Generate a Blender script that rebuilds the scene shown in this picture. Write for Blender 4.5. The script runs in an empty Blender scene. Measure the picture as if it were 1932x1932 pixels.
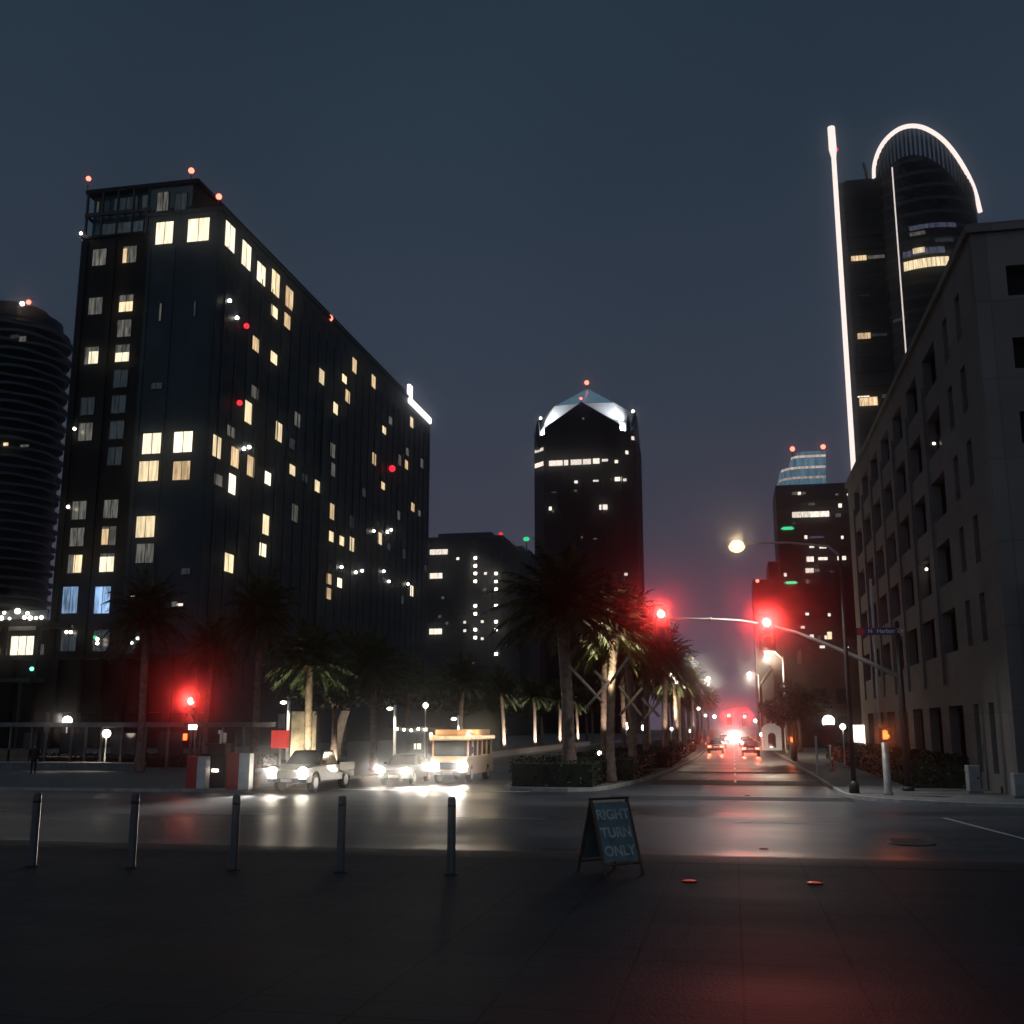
import bpy, bmesh, math, random
from mathutils import Vector, Matrix
R = math.radians
random.seed(7)
scene = bpy.context.scene
COL = scene.collection

# ------------------------------------------------------------------ camera geometry (pixel measures on a 1932 px wide print)
SZ, F = 1932.0, 2030.0
CAMZ = 2.9
PHI = math.atan(404.0 / F)
PSI = math.atan(417.0 * math.cos(PHI) / F)
_r = Vector((math.cos(PSI), math.sin(PSI), 0)); _h = Vector((-math.sin(PSI), math.cos(PSI), 0)); _u = Vector((0, 0, 1))
_f = _h * math.cos(PHI) + _u * math.sin(PHI); _v = _u * math.cos(PHI) - _h * math.sin(PHI)
C0 = Vector((0, 0, CAMZ))
def ray(px, py): return _r * ((px - 966) / F) + _f + _v * (-(py - 966) / F)
def pY(px, py, Y): d = ray(px, py); return C0 + d * (Y / d.y)
def pX(px, py, X): d = ray(px, py); return C0 + d * (X / d.x)
def pZ(px, py, Z=0.0): d = ray(px, py); return C0 + d * ((Z - CAMZ) / d.z)
def pD(px, py, D): d = ray(px, py); return C0 + d * (D / d.dot(_h))

# ------------------------------------------------------------------ materials
def newmat(name):
    m = bpy.data.materials.new(name); m.use_nodes = True
    nt = m.node_tree; b = nt.nodes['Principled BSDF']
    return m, nt, b
def mat(name, col, rough=0.6, metal=0.0, spec=0.5, noise=0.0, nscale=3.0, bump=0.0, bscale=20.0, coat=0.0):
    m, nt, b = newmat(name)
    b.inputs['Roughness'].default_value = rough; b.inputs['Metallic'].default_value = metal
    b.inputs['Specular IOR Level'].default_value = spec; b.inputs['Coat Weight'].default_value = coat
    if noise > 0:
        tc = nt.nodes.new('ShaderNodeTexCoord'); n = nt.nodes.new('ShaderNodeTexNoise'); n.inputs['Scale'].default_value = nscale; n.inputs['Detail'].default_value = 6
        nt.links.new(tc.outputs['Object'], n.inputs['Vector'])
        r = nt.nodes.new('ShaderNodeValToRGB')
        r.color_ramp.elements[0].position = .3; r.color_ramp.elements[1].position = .7
        r.color_ramp.elements[0].color = [c * (1 - noise) for c in col[:3]] + [1]; r.color_ramp.elements[1].color = [min(1, c * (1 + noise)) for c in col[:3]] + [1]
        nt.links.new(n.outputs['Fac'], r.inputs['Fac']); nt.links.new(r.outputs['Color'], b.inputs['Base Color'])
    else:
        b.inputs['Base Color'].default_value = (*col[:3], 1)
    if bump > 0:
        tc = nt.nodes.new('ShaderNodeTexCoord'); n = nt.nodes.new('ShaderNodeTexNoise'); n.inputs['Scale'].default_value = bscale; n.inputs['Detail'].default_value = 4
        nt.links.new(tc.outputs['Object'], n.inputs['Vector'])
        bp = nt.nodes.new('ShaderNodeBump'); bp.inputs['Strength'].default_value = bump; bp.inputs['Distance'].default_value = .05
        nt.links.new(n.outputs['Fac'], bp.inputs['Height']); nt.links.new(bp.outputs['Normal'], b.inputs['Normal'])
    return m
def emit(name, col, strength, sample='NONE', vary=0.0, vscale=1.2):
    m, nt, b = newmat(name)
    b.inputs['Base Color'].default_value = (.03, .03, .03, 1); b.inputs['Roughness'].default_value = .25
    b.inputs['Emission Color'].default_value = (*col, 1); b.inputs['Emission Strength'].default_value = strength
    if vary > 0:   # what is seen through the pane: curtains, furniture, lamps
        tc = nt.nodes.new('ShaderNodeTexCoord'); oi = nt.nodes.new('ShaderNodeObjectInfo')
        mp = nt.nodes.new('ShaderNodeMapping'); mp.inputs['Scale'].default_value = (2.4, 2.4, .35)
        ad = nt.nodes.new('ShaderNodeVectorMath'); ad.operation = 'ADD'
        mu = nt.nodes.new('ShaderNodeVectorMath'); mu.operation = 'SCALE'; mu.inputs[0].default_value = (37, 11, 23)
        nt.links.new(oi.outputs['Random'], mu.inputs['Scale'])
        nt.links.new(tc.outputs['Object'], mp.inputs['Vector']); nt.links.new(mp.outputs['Vector'], ad.inputs[0]); nt.links.new(mu.outputs['Vector'], ad.inputs[1])
        n = nt.nodes.new('ShaderNodeTexNoise'); n.inputs['Scale'].default_value = vscale; n.inputs['Detail'].default_value = 3
        nt.links.new(ad.outputs['Vector'], n.inputs['Vector'])
        mr = nt.nodes.new('ShaderNodeMapRange'); mr.inputs['From Min'].default_value = .33; mr.inputs['From Max'].default_value = .67
        mr.inputs['To Min'].default_value = strength * (1 - vary); mr.inputs['To Max'].default_value = strength * (1 + vary * .5)
        nt.links.new(n.outputs['Fac'], mr.inputs['Value'])
        m2 = nt.nodes.new('ShaderNodeMath'); m2.operation = 'MULTIPLY'
        mr2 = nt.nodes.new('ShaderNodeMapRange'); mr2.inputs['To Min'].default_value = .7; mr2.inputs['To Max'].default_value = 1.2
        nt.links.new(oi.outputs['Random'], mr2.inputs['Value'])
        nt.links.new(mr.outputs['Result'], m2.inputs[0]); nt.links.new(mr2.outputs['Result'], m2.inputs[1])
        nt.links.new(m2.outputs['Value'], b.inputs['Emission Strength'])
    try: m.cycles.emission_sampling = sample
    except Exception: pass
    return m

def asphalt_mat(name, c0, c1, r0, r1, seam=False):
    m, nt, b = newmat(name)
    tc = nt.nodes.new('ShaderNodeTexCoord')
    n = nt.nodes.new('ShaderNodeTexNoise'); n.inputs['Scale'].default_value = .22; n.inputs['Detail'].default_value = 8; n.inputs['Roughness'].default_value = .6
    mp = nt.nodes.new('ShaderNodeMapping'); mp.inputs['Scale'].default_value = (.35, 1, 1)
    nt.links.new(tc.outputs['Object'], mp.inputs['Vector']); nt.links.new(mp.outputs['Vector'], n.inputs['Vector'])
    f = nt.nodes.new('ShaderNodeTexNoise'); f.inputs['Scale'].default_value = 38; f.inputs['Detail'].default_value = 2
    nt.links.new(tc.outputs['Object'], f.inputs['Vector'])
    rp = nt.nodes.new('ShaderNodeValToRGB'); rp.color_ramp.elements[0].position = .35; rp.color_ramp.elements[1].position = .68
    rp.color_ramp.elements[0].color = (*c0, 1); rp.color_ramp.elements[1].color = (*c1, 1)
    nt.links.new(n.outputs['Fac'], rp.inputs['Fac'])
    mx = nt.nodes.new('ShaderNodeMixRGB'); mx.blend_type = 'MULTIPLY'; mx.inputs['Fac'].default_value = .5
    r2 = nt.nodes.new('ShaderNodeValToRGB'); r2.color_ramp.elements[0].color = (.4, .4, .4, 1); r2.color_ramp.elements[1].color = (1.5, 1.5, 1.5, 1)
    nt.links.new(f.outputs['Fac'], r2.inputs['Fac']); nt.links.new(rp.outputs['Color'], mx.inputs['Color1']); nt.links.new(r2.outputs['Color'], mx.inputs['Color2'])
    nt.links.new(mx.outputs['Color'], b.inputs['Base Color'])
    mr = nt.nodes.new('ShaderNodeMapRange'); mr.inputs['From Min'].default_value = .3; mr.inputs['From Max'].default_value = .7
    mr.inputs['To Min'].default_value = r0; mr.inputs['To Max'].default_value = r1
    nt.links.new(n.outputs['Fac'], mr.inputs['Value']); nt.links.new(mr.outputs['Result'], b.inputs['Roughness'])
    b.inputs['Specular IOR Level'].default_value = .4
    bp = nt.nodes.new('ShaderNodeBump'); bp.inputs['Strength'].default_value = .35; bp.inputs['Distance'].default_value = .02
    nt.links.new(f.outputs['Fac'], bp.inputs['Height'])
    if seam:
        br = nt.nodes.new('ShaderNodeTexBrick'); br.inputs['Scale'].default_value = .5; br.inputs['Mortar Size'].default_value = .008
        br.inputs['Color1'].default_value = (1, 1, 1, 1); br.inputs['Color2'].default_value = (.62, .64, .68, 1); br.inputs['Mortar'].default_value = (.05, .05, .05, 1)
        br.offset = 0; nt.links.new(tc.outputs['Object'], br.inputs['Vector'])
        m3 = nt.nodes.new('ShaderNodeMixRGB'); m3.blend_type = 'MULTIPLY'; m3.inputs['Fac'].default_value = 1.0
        nt.links.new(mx.outputs['Color'], m3.inputs['Color1']); nt.links.new(br.outputs['Color'], m3.inputs['Color2']); nt.links.new(m3.outputs['Color'], b.inputs['Base Color'])
    nt.links.new(bp.outputs['Normal'], b.inputs['Normal'])
    return m

def panel_mat(name, col, sx, sz, mort=.012, rough=.5, dark=.45, spec=.5):
    """wall cladding with panel joints (object space, works on walls facing x or y)"""
    m, nt, b = newmat(name)
    tc = nt.nodes.new('ShaderNodeTexCoord'); sp = nt.nodes.new('ShaderNodeSeparateXYZ'); nt.links.new(tc.outputs['Object'], sp.inputs[0])
    ad = nt.nodes.new('ShaderNodeMath'); ad.operation = 'ADD'; nt.links.new(sp.outputs['X'], ad.inputs[0]); nt.links.new(sp.outputs['Y'], ad.inputs[1])
    cb = nt.nodes.new('ShaderNodeCombineXYZ'); nt.links.new(ad.outputs[0], cb.inputs['X']); nt.links.new(sp.outputs['Z'], cb.inputs['Y'])
    br = nt.nodes.new('ShaderNodeTexBrick'); br.offset = 0; br.inputs['Scale'].default_value = 1
    br.inputs['Brick Width'].default_value = sx; br.inputs['Row Height'].default_value = sz; br.inputs['Mortar Size'].default_value = mort
    br.inputs['Color1'].default_value = (*col, 1); br.inputs['Color2'].default_value = (*[c * .8 for c in col], 1); br.inputs['Mortar'].default_value = (*[c * dark for c in col], 1)
    nt.links.new(cb.outputs[0], br.inputs['Vector'])
    n = nt.nodes.new('ShaderNodeTexNoise'); n.inputs['Scale'].default_value = .35; n.inputs['Detail'].default_value = 7; nt.links.new(tc.outputs['Object'], n.inputs['Vector'])
    r = nt.nodes.new('ShaderNodeValToRGB'); r.color_ramp.elements[0].color = (.6, .6, .6, 1); r.color_ramp.elements[1].color = (1.3, 1.3, 1.3, 1); nt.links.new(n.outputs['Fac'], r.inputs['Fac'])
    mx = nt.nodes.new('ShaderNodeMixRGB'); mx.blend_type = 'MULTIPLY'; mx.inputs['Fac'].default_value = .8
    nt.links.new(br.outputs['Color'], mx.inputs['Color1']); nt.links.new(r.outputs['Color'], mx.inputs['Color2']); nt.links.new(mx.outputs['Color'], b.inputs['Base Color'])
    b.inputs['Roughness'].default_value = rough; b.inputs['Specular IOR Level'].default_value = spec
    return m

M = dict(
    asphalt=asphalt_mat('asphalt', (.034, .041, .053), (.105, .118, .140), .27, .52),
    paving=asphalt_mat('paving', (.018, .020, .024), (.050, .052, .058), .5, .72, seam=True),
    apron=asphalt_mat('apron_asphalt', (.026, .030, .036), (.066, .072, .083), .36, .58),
    concrete=mat('concrete', (.17, .17, .17), .75, noise=.25, nscale=1.5, bump=.2),
    kerb=mat('kerb_stone', (.42, .41, .38), .7, noise=.25, nscale=2),
    soil=mat('ground_soil', (.05, .047, .04), .9, noise=.4, nscale=.4),
    paint=mat('road_paint', (.6, .6, .57), .6, noise=.25, nscale=4),
    iron=mat('cast_iron', (.025, .022, .02), .6, noise=.3, nscale=10, bump=.4, bscale=30),
    stucco=panel_mat('stucco', (.20, .19, .183), 5.8, 3.45, .03, .9, .7, .2),
    stucco_base=panel_mat('stone_base', (.10, .105, .11), 1.6, .9, .02, .8, .6, .3),
    void=mat('window_recess', (.008, .0075, .008), .5, spec=.12),
    cladding=panel_mat('hotel_cladding', (.028, .055, .070), 1.8, 3.2, .03, .5, .5, .18),
    cladding_black=panel_mat('black_cladding', (.005, .007, .009), 2.2, 3.2, .03, .5, .6, .15),
    curtain=panel_mat('curtain_wall', (.006, .010, .015), 1.5, 3.6, .05, .4, .4, .15),
    dimwall=panel_mat('tower_wall', (.026, .04, .05), 3, 3.2, .05, .6, .6, .3),
    greywall=panel_mat('grey_wall', (.06, .085, .10), 3, 3.2, .05, .7, .7, .3),
    brownwall=panel_mat('brown_wall', (.12, .085, .065), 2, 3.2, .04, .8, .6, .2),
    dullglass=mat('unlit_pane', (.014, .030, .038), .5, spec=.2),
    glass=mat('dark_glass', (.012, .02, .026), .12, spec=.5),
    tealglass=mat('teal_glass', (.03, .07, .085), .15, spec=.6),
    frame=mat('dark_frame', (.012, .013, .014), .5),
    steel=mat('grey_steel', (.12, .13, .14), .4, metal=.8, noise=.2),
    galv=mat('galvanised', (.42, .41, .38), .5, metal=.3, noise=.2),
    bollard=mat('bollard_paint', (.06, .072, .085), .4, noise=.2, nscale=6),
    black=mat('black_paint', (.012, .012, .013), .45),
    white=mat('white_paint', (.75, .75, .73), .5, noise=.1),
    crown_white=mat('white_crown_cladding', (.8, .82, .84), .6),
    red=mat('red_paint', (.55, .03, .03), .45, noise=.1),
    orange=mat('orange_paint', (.8, .49, .25), .35, coat=.4),
    silver=mat('silver_paint', (.045, .046, .052), .4, metal=.2, coat=.4),
    darkcar=mat('dark_car_paint', (.03, .035, .05), .3, metal=.3, coat=.6),
    redcar=mat('red_car_paint', (.22, .02, .02), .3, coat=.6),
    tyre=mat('tyre_rubber', (.012, .012, .012), .85),
    rim=mat('wheel_rim', (.4, .4, .42), .35, metal=.8),
    chrome=mat('chrome', (.6, .6, .6), .2, metal=1),
    wood=mat('wood', (.10, .06, .035), .7, noise=.35, nscale=5),
    polewood=mat('pole_wood', (.5, .38, .3), .8, noise=.3, nscale=5),
    bronze=mat('dark_bronze', (.03, .03, .03), .5),
    grey_box=mat('grey_cabinet_paint', (.3, .32, .34), .5, noise=.2),
    board=mat('sign_board', (.13, .20, .21), .6, noise=.25, nscale=6),
    signblue=mat('street_sign_blue', (.02, .035, .11), .4),
    bark=mat('palm_bark', (.22, .155, .125), .9, noise=.4, nscale=4, bump=.6, bscale=8),
    frond=mat('palm_frond', (.038, .05, .022), .7, spec=.25, noise=.4, nscale=2),
    leaf=mat('tree_leaf', (.04, .055, .025), .65, noise=.4, nscale=2),
    hedgeleaf=mat('hedge_leaf', (.016, .024, .011), .65, noise=.4, nscale=2),
    cloth=mat('dark_clothes', (.03, .02, .014), .9),
    skin=mat('skin', (.35, .2, .14), .6),
    hair=mat('hair', (.02, .014, .01), .7),
    fabric=mat('banner_fabric', (.65, .55, .48), .8, noise=.2),
    muralwall=mat('patterned_wall', (.55, .47, .33), .7, noise=.55, nscale=1.1),
    blue=mat('blue_paint', (.03, .05, .14), .5),
    E_warm=emit('lit_room_warm', (1, .79, .47), 1.3, vary=.4, vscale=.9),
    E_hot=emit('lit_room_bright', (1, .87, .62), 1.75, vary=.35, vscale=.8),
    E_amber=emit('lit_room_amber', (1, .70, .38), .95, vary=.5, vscale=1.0),
    E_dim=emit('lit_room_dim', (.58, .55, .47), .2, vary=.8, vscale=1.4),
    E_cold=emit('lit_room_teal', (.35, .5, .6), .05, vary=.7, vscale=1.2),
    E_blue=emit('lit_room_blue', (.38, .62, 1), .85, vary=.75, vscale=.9),
    E_white=emit('lit_office', (1, .88, .74), 1.5, vary=.45, vscale=2.5),
    E_crown=emit('lit_crown_glass', (.25, .5, .68), .30, vary=.5, vscale=.5),
    E_bluegrey=emit('lit_office_blue', (.45, .5, .8), .10, vary=.7, vscale=1.5),
    E_led=emit('led_strip', (1, .85, .79), 1.2),
    E_ledthin=emit('led_line', (1, .86, .8), .9),
    E_lamp=emit('lamp_lens', (1, .70, .36), 2.2),
    E_globe=emit('lamp_globe', (1, .86, .70), 9),
    E_head=emit('headlight_lens', (1, .88, .70), 40),
    E_red=emit('red_signal_lens', (1, .05, .04), 45),
    E_hand=emit('orange_hand_lens', (1, .10, .02), 5),
    E_beacon=emit('red_beacon', (1, .16, .10), 4.5),
    E_beaconr=emit('deep_red_beacon', (1, .03, .05), 1.3),
    E_tail=emit('tail_light', (1, .07, .04), 14),
    E_green=emit('green_lamp', (.06, .9, .35), .9),
    E_teal=emit('teal_lamp', (.25, 1, .7), 2.0),
    E_marker=emit('amber_marker', (1, .78, .5), 6),
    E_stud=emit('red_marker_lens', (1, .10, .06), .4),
    E_shop=emit('shop_window', (1, .9, .74), 2.6, vary=.5, vscale=1.0),
    E_panel=emit('backlit_panel', (1, .9, .72), 1.3, vary=.3, vscale=1.5),
    E_roofline=emit('roof_light_band', (1, .97, .95), 3),
)

# ------------------------------------------------------------------ mesh helpers
class MB:
    def __init__(s): s.v = []; s.f = []; s.mi = []; s.sm = []
    def face(s, pts, m=0, smooth=False):
        i = len(s.v); s.v += [tuple(p) for p in pts]; s.f.append(tuple(range(i, i + len(pts)))); s.mi.append(m); s.sm.append(smooth)
    def box(s, x0, x1, y0, y1, z0, z1, m=0, rot=0.0, c=None):
        if x0 > x1: x0, x1 = x1, x0
        if y0 > y1: y0, y1 = y1, y0
        if z0 > z1: z0, z1 = z1, z0
        P = [(x0, y0, z0), (x1, y0, z0), (x1, y1, z0), (x0, y1, z0), (x0, y0, z1), (x1, y0, z1), (x1, y1, z1), (x0, y1, z1)]
        if rot:
            cx, cy = c if c else ((x0 + x1) / 2, (y0 + y1) / 2); ca, sa = math.cos(rot), math.sin(rot)
            P = [(cx + (p[0] - cx) * ca - (p[1] - cy) * sa, cy + (p[0] - cx) * sa + (p[1] - cy) * ca, p[2]) for p in P]
        i = len(s.v); s.v += P
        for q in ((0, 3, 2, 1), (4, 5, 6, 7), (0, 1, 5, 4), (1, 2, 6, 5), (2, 3, 7, 6), (3, 0, 4, 7)):
            s.f.append(tuple(i + k for k in q)); s.mi.append(m); s.sm.append(False)
        return s
    def prism(s, poly, z0, z1, m=0):
        """poly: CCW list of (x,y)"""
        n = len(poly); i = len(s.v)
        s.v += [(p[0], p[1], z0) for p in poly] + [(p[0], p[1], z1) for p in poly]
        s.f.append(tuple(i + k for k in reversed(range(n)))); s.f.append(tuple(i + n + k for k in range(n)))
        for k in range(n): s.f.append((i + k, i + (k + 1) % n, i + n + (k + 1) % n, i + n + k))
        s.mi += [m] * (n + 2); s.sm += [False] * (n + 2); return s
    def extr(s, poly, a, b, m=0):
        """closed polygon of 3d points, extruded by vector from offset a to b"""
        n = len(poly); i = len(s.v); a = Vector(a); b = Vector(b)
        s.v += [tuple(Vector(p) + a) for p in poly] + [tuple(Vector(p) + b) for p in poly]
        s.f.append(tuple(i + k for k in reversed(range(n)))); s.f.append(tuple(i + n + k for k in range(n)))
        for k in range(n): s.f.append((i + k, i + (k + 1) % n, i + n + (k + 1) % n, i + n + k))
        s.mi += [m] * (n + 2); s.sm += [False] * (n + 2); return s
    def tube(s, pts, rad, n=10, m=0, cap=True, smooth=True):
        pts = [Vector(p) for p in pts]; rr = rad if isinstance(rad, (list, tuple)) else [rad] * len(pts)
        base = len(s.v); prev = None
        for k, p in enumerate(pts):
            t = (pts[min(k + 1, len(pts) - 1)] - pts[max(k - 1, 0)]).normalized()
            if prev is None:
                a = Vector((0, 0, 1)) if abs(t.z) < .9 else Vector((1, 0, 0)); u = t.cross(a).normalized()
            else:
                u = (prev - t * prev.dot(t)).normalized()
            prev = u; w = t.cross(u)
            for j in range(n):
                an = 2 * math.pi * j / n; s.v.append(tuple(p + (u * math.cos(an) + w * math.sin(an)) * rr[k]))
        for k in range(len(pts) - 1):
            for j in range(n):
                a = base + k * n + j; b = base + k * n + (j + 1) % n
                s.f.append((a, b, b + n, a + n)); s.mi.append(m); s.sm.append(smooth)
        if cap:
            s.f.append(tuple(base + j for j in reversed(range(n)))); s.mi.append(m); s.sm.append(False)
            s.f.append(tuple(base + (len(pts) - 1) * n + j for j in range(n))); s.mi.append(m); s.sm.append(False)
        return s
    def lathe(s, prof, n=16, m=0, c=(0, 0), smooth=True, sx=1, sy=1):
        base = len(s.v)
        for r, z in prof:
            for j in range(n): a = 2 * math.pi * j / n; s.v.append((c[0] + r * sx * math.cos(a), c[1] + r * sy * math.sin(a), z))
        for k in range(len(prof) - 1):
            for j in range(n):
                a = base + k * n + j; b = base + k * n + (j + 1) % n
                s.f.append((a, b, b + n, a + n)); s.mi.append(m); s.sm.append(smooth)
        s.f.append(tuple(base + j for j in reversed(range(n)))); s.mi.append(m); s.sm.append(False)
        s.f.append(tuple(base + (len(prof) - 1) * n + j for j in range(n))); s.mi.append(m); s.sm.append(False)
        return s
    def ball(s, c, r, m=0, nu=12, nv=8, sc=(1, 1, 1)):
        base = len(s.v)
        for k in range(1, nv):
            t = math.pi * k / nv
            for j in range(nu):
                a = 2 * math.pi * j / nu
                s.v.append((c[0] + r * sc[0] * math.sin(t) * math.cos(a), c[1] + r * sc[1] * math.sin(t) * math.sin(a), c[2] + r * sc[2] * math.cos(t)))
        top = len(s.v); s.v.append((c[0], c[1], c[2] + r * sc[2])); s.v.append((c[0], c[1], c[2] - r * sc[2]))
        for k in range(nv - 2):
            for j in range(nu):
                a = base + k * nu + j; b = base + k * nu + (j + 1) % nu
                s.f.append((a, a + nu, b + nu, b)); s.mi.append(m); s.sm.append(True)
        for j in range(nu):
            s.f.append((top, base + j, base + (j + 1) % nu)); s.mi.append(m); s.sm.append(True)
            q = base + (nv - 2) * nu; s.f.append((top + 1, q + (j + 1) % nu, q + j)); s.mi.append(m); s.sm.append(True)
        return s
    def disc(s, c, axis, r, t, n=20, m=0):
        c = Vector(c); ax = Vector(axis).normalized(); return s.tube([c, c + ax * t], r, n, m)
    def build(s, name, mats, parent=None, bevel=0.0, seg=2):
        me = bpy.data.meshes.new(name); me.from_pydata(s.v, [], s.f)
        if not isinstance(mats, (list, tuple)): mats = [mats]
        for q in mats: me.materials.append(q)
        me.polygons.foreach_set('material_index', s.mi); me.polygons.foreach_set('use_smooth', s.sm)
        if bevel > 0:
            bm = bmesh.new(); bm.from_mesh(me); bmesh.ops.remove_doubles(bm, verts=bm.verts, dist=1e-4)
            es = [e for e in bm.edges if len(e.link_faces) == 2 and e.calc_face_angle(0) > .5]
            bmesh.ops.bevel(bm, geom=es, offset=bevel, segments=seg, profile=.5, affect='EDGES', clamp_overlap=True)
            bm.to_mesh(me); bm.free()
        me.update()
        o = bpy.data.objects.new(name, me); COL.objects.link(o)
        if parent is not None: o.parent = parent
        return o
def W(o, root):
    """part drawn in world coordinates under a root that is only translated"""
    o.location = tuple(-c for c in root.location); return o
def props(o, label=None, cat=None, group=None, kind=None):
    if label: o['label'] = label
    if cat: o['category'] = cat
    if group: o['group'] = group
    if kind: o['kind'] = kind
    return o
def thing(name, label, cat, loc=(0, 0, 0), rotz=0.0, group=None):
    o = bpy.data.objects.new(name, None); COL.objects.link(o); o.location = loc; o.rotation_euler = (0, 0, rotz); o.empty_display_size = .5
    return props(o, label, cat, group)
def dup(root, loc, rotz=None, label=None, scale=None):
    def cp(o, par):
        c = o.copy(); COL.objects.link(c)
        if par is not None: c.parent = par
        for ch in o.children: cp(ch, c)
        return c
    r = cp(root, None); r.location = loc
    if rotz is not None: r.rotation_euler = (0, 0, rotz)
    if scale is not None: r.scale = (scale,) * 3 if not isinstance(scale, tuple) else scale
    if label: r['label'] = label
    return r
def text_mesh(name, body, size, m, parent, mtx, depth=.004, align='CENTER', bold=0.0):
    cu = bpy.data.curves.new(name + '_font', 'FONT'); cu.body = body; cu.size = size; cu.extrude = depth; cu.offset = size * bold; cu.align_x = align; cu.align_y = 'CENTER'
    t = bpy.data.objects.new(name + '_tmp', cu); COL.objects.link(t)
    dg = bpy.context.evaluated_depsgraph_get(); me = bpy.data.meshes.new_from_object(t.evaluated_get(dg))
    bpy.data.objects.remove(t); me.materials.clear(); me.materials.append(m)
    o = bpy.data.objects.new(name, me); COL.objects.link(o); o.parent = parent; o.matrix_local = mtx
    return o
def spot(name, loc, target, power, col, cone=60, blend=.6, r=.05):
    l = bpy.data.lights.new(name, 'SPOT'); l.energy = power; l.color = col; l.spot_size = R(cone); l.spot_blend = blend; l.shadow_soft_size = r
    o = bpy.data.objects.new(name, l); COL.objects.link(o); o.location = loc
    o.rotation_euler = (Vector(target) - Vector(loc)).to_track_quat('-Z', 'Y').to_euler()
    o['kind'] = 'helper'; return o
def point(name, loc, power, col, r=.1):
    l = bpy.data.lights.new(name, 'POINT'); l.energy = power; l.color = col; l.shadow_soft_size = r
    o = bpy.data.objects.new(name, l); COL.objects.link(o); o.location = loc; o['kind'] = 'helper'; return o
ORD = ['first', 'second', 'third', 'fourth', 'fifth', 'sixth', 'seventh', 'eighth', 'ninth', 'tenth', 'eleventh', 'twelfth', 'thirteenth', 'fourteenth', 'fifteenth', 'sixteenth']

def window(parent, face, u, z, w, h, at, material, mull=1, blind=0.0, d=.06):
    """face 'y': wall facing -Y at y=at, u is x.  face 'x': wall facing +X at x=at, u is y. Frame part + pane sub-part."""
    fr = MB(); pa = MB(); t = .07
    def bx(mb, u0, u1, z0, z1, o0, o1):
        if face == 'y': mb.box(u0, u1, at - o1, at - o0, z0, z1)
        elif face == 'x': mb.box(at + o0, at + o1, u0, u1, z0, z1)
    u0, u1, z0, z1 = u - w / 2, u + w / 2, z - h / 2, z + h / 2
    bx(fr, u0 - t, u0, z0 - t, z1 + t, 0, d + .08); bx(fr, u1, u1 + t, z0 - t, z1 + t, 0, d + .08)
    bx(fr, u0, u1, z1, z1 + t, 0, d + .08); bx(fr, u0, u1, z0 - t, z0, 0, d + .08)
    for k in range(mull):
        uu = u0 + w * (k + 1) / (mull + 1); bx(fr, uu - t / 2, uu + t / 2, z0, z1, d, d + .05)
    if blind > 0: bx(fr, u0, u1, z1 - h * blind, z1, d + .003, d + .02)
    f = W(fr.build('window', M['frame'], parent), parent)
    bx(pa, u0, u1, z0, z1, 0.005, d)
    pa.build('pane', material, f)
    return f
# ------------------------------------------------------------------ setting: ground, road, pavements
KX_R, KX_ML, KX_MR, KX_L = 4.4, -8.8, -4.2, -21.0     # kerb lines of the boulevard
Y_NEAR = 43.0                                          # far kerb of the cross street
PLZ, Y_P0, Y_P1 = 0.7, 18.6, 27.0
def struct(name, mb, m): return props(mb.build(name, m), kind='structure')

g = MB(); g.face([(-420, -50, -.06), (420, -50, -.06), (420, 900, -.06), (-420, 900, -.06)]); struct('ground', g, M['soil'])
g = MB()
NX = 40
g.face([(-260, Y_P1 - .5, 0), (260, Y_P1 - .5, 0), (260, 52, 0), (-260, 52, 0)])
g.face([(KX_L - 1, 52, 0), (KX_R + 1, 52, 0), (KX_R + 1, 640, 0), (KX_L - 1, 640, 0)])
struct('road', g, M['asphalt'])
# raised waterfront pavement in the foreground and its gentle apron down to the road
g = MB(); g.face([(-120, -45, PLZ), (120, -45, PLZ), (120, Y_P0, PLZ), (-120, Y_P0, PLZ)]); struct('pavement', g, M['paving'])
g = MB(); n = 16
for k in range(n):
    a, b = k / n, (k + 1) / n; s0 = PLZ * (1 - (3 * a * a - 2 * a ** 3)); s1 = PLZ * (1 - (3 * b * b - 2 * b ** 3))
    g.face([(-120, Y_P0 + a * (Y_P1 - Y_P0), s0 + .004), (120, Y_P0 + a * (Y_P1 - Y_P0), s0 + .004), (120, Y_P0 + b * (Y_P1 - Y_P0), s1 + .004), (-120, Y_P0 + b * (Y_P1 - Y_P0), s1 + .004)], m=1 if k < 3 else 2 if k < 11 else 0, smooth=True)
struct('road_apron', g, [M['asphalt'], M['paving'], M['apron']])

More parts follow.
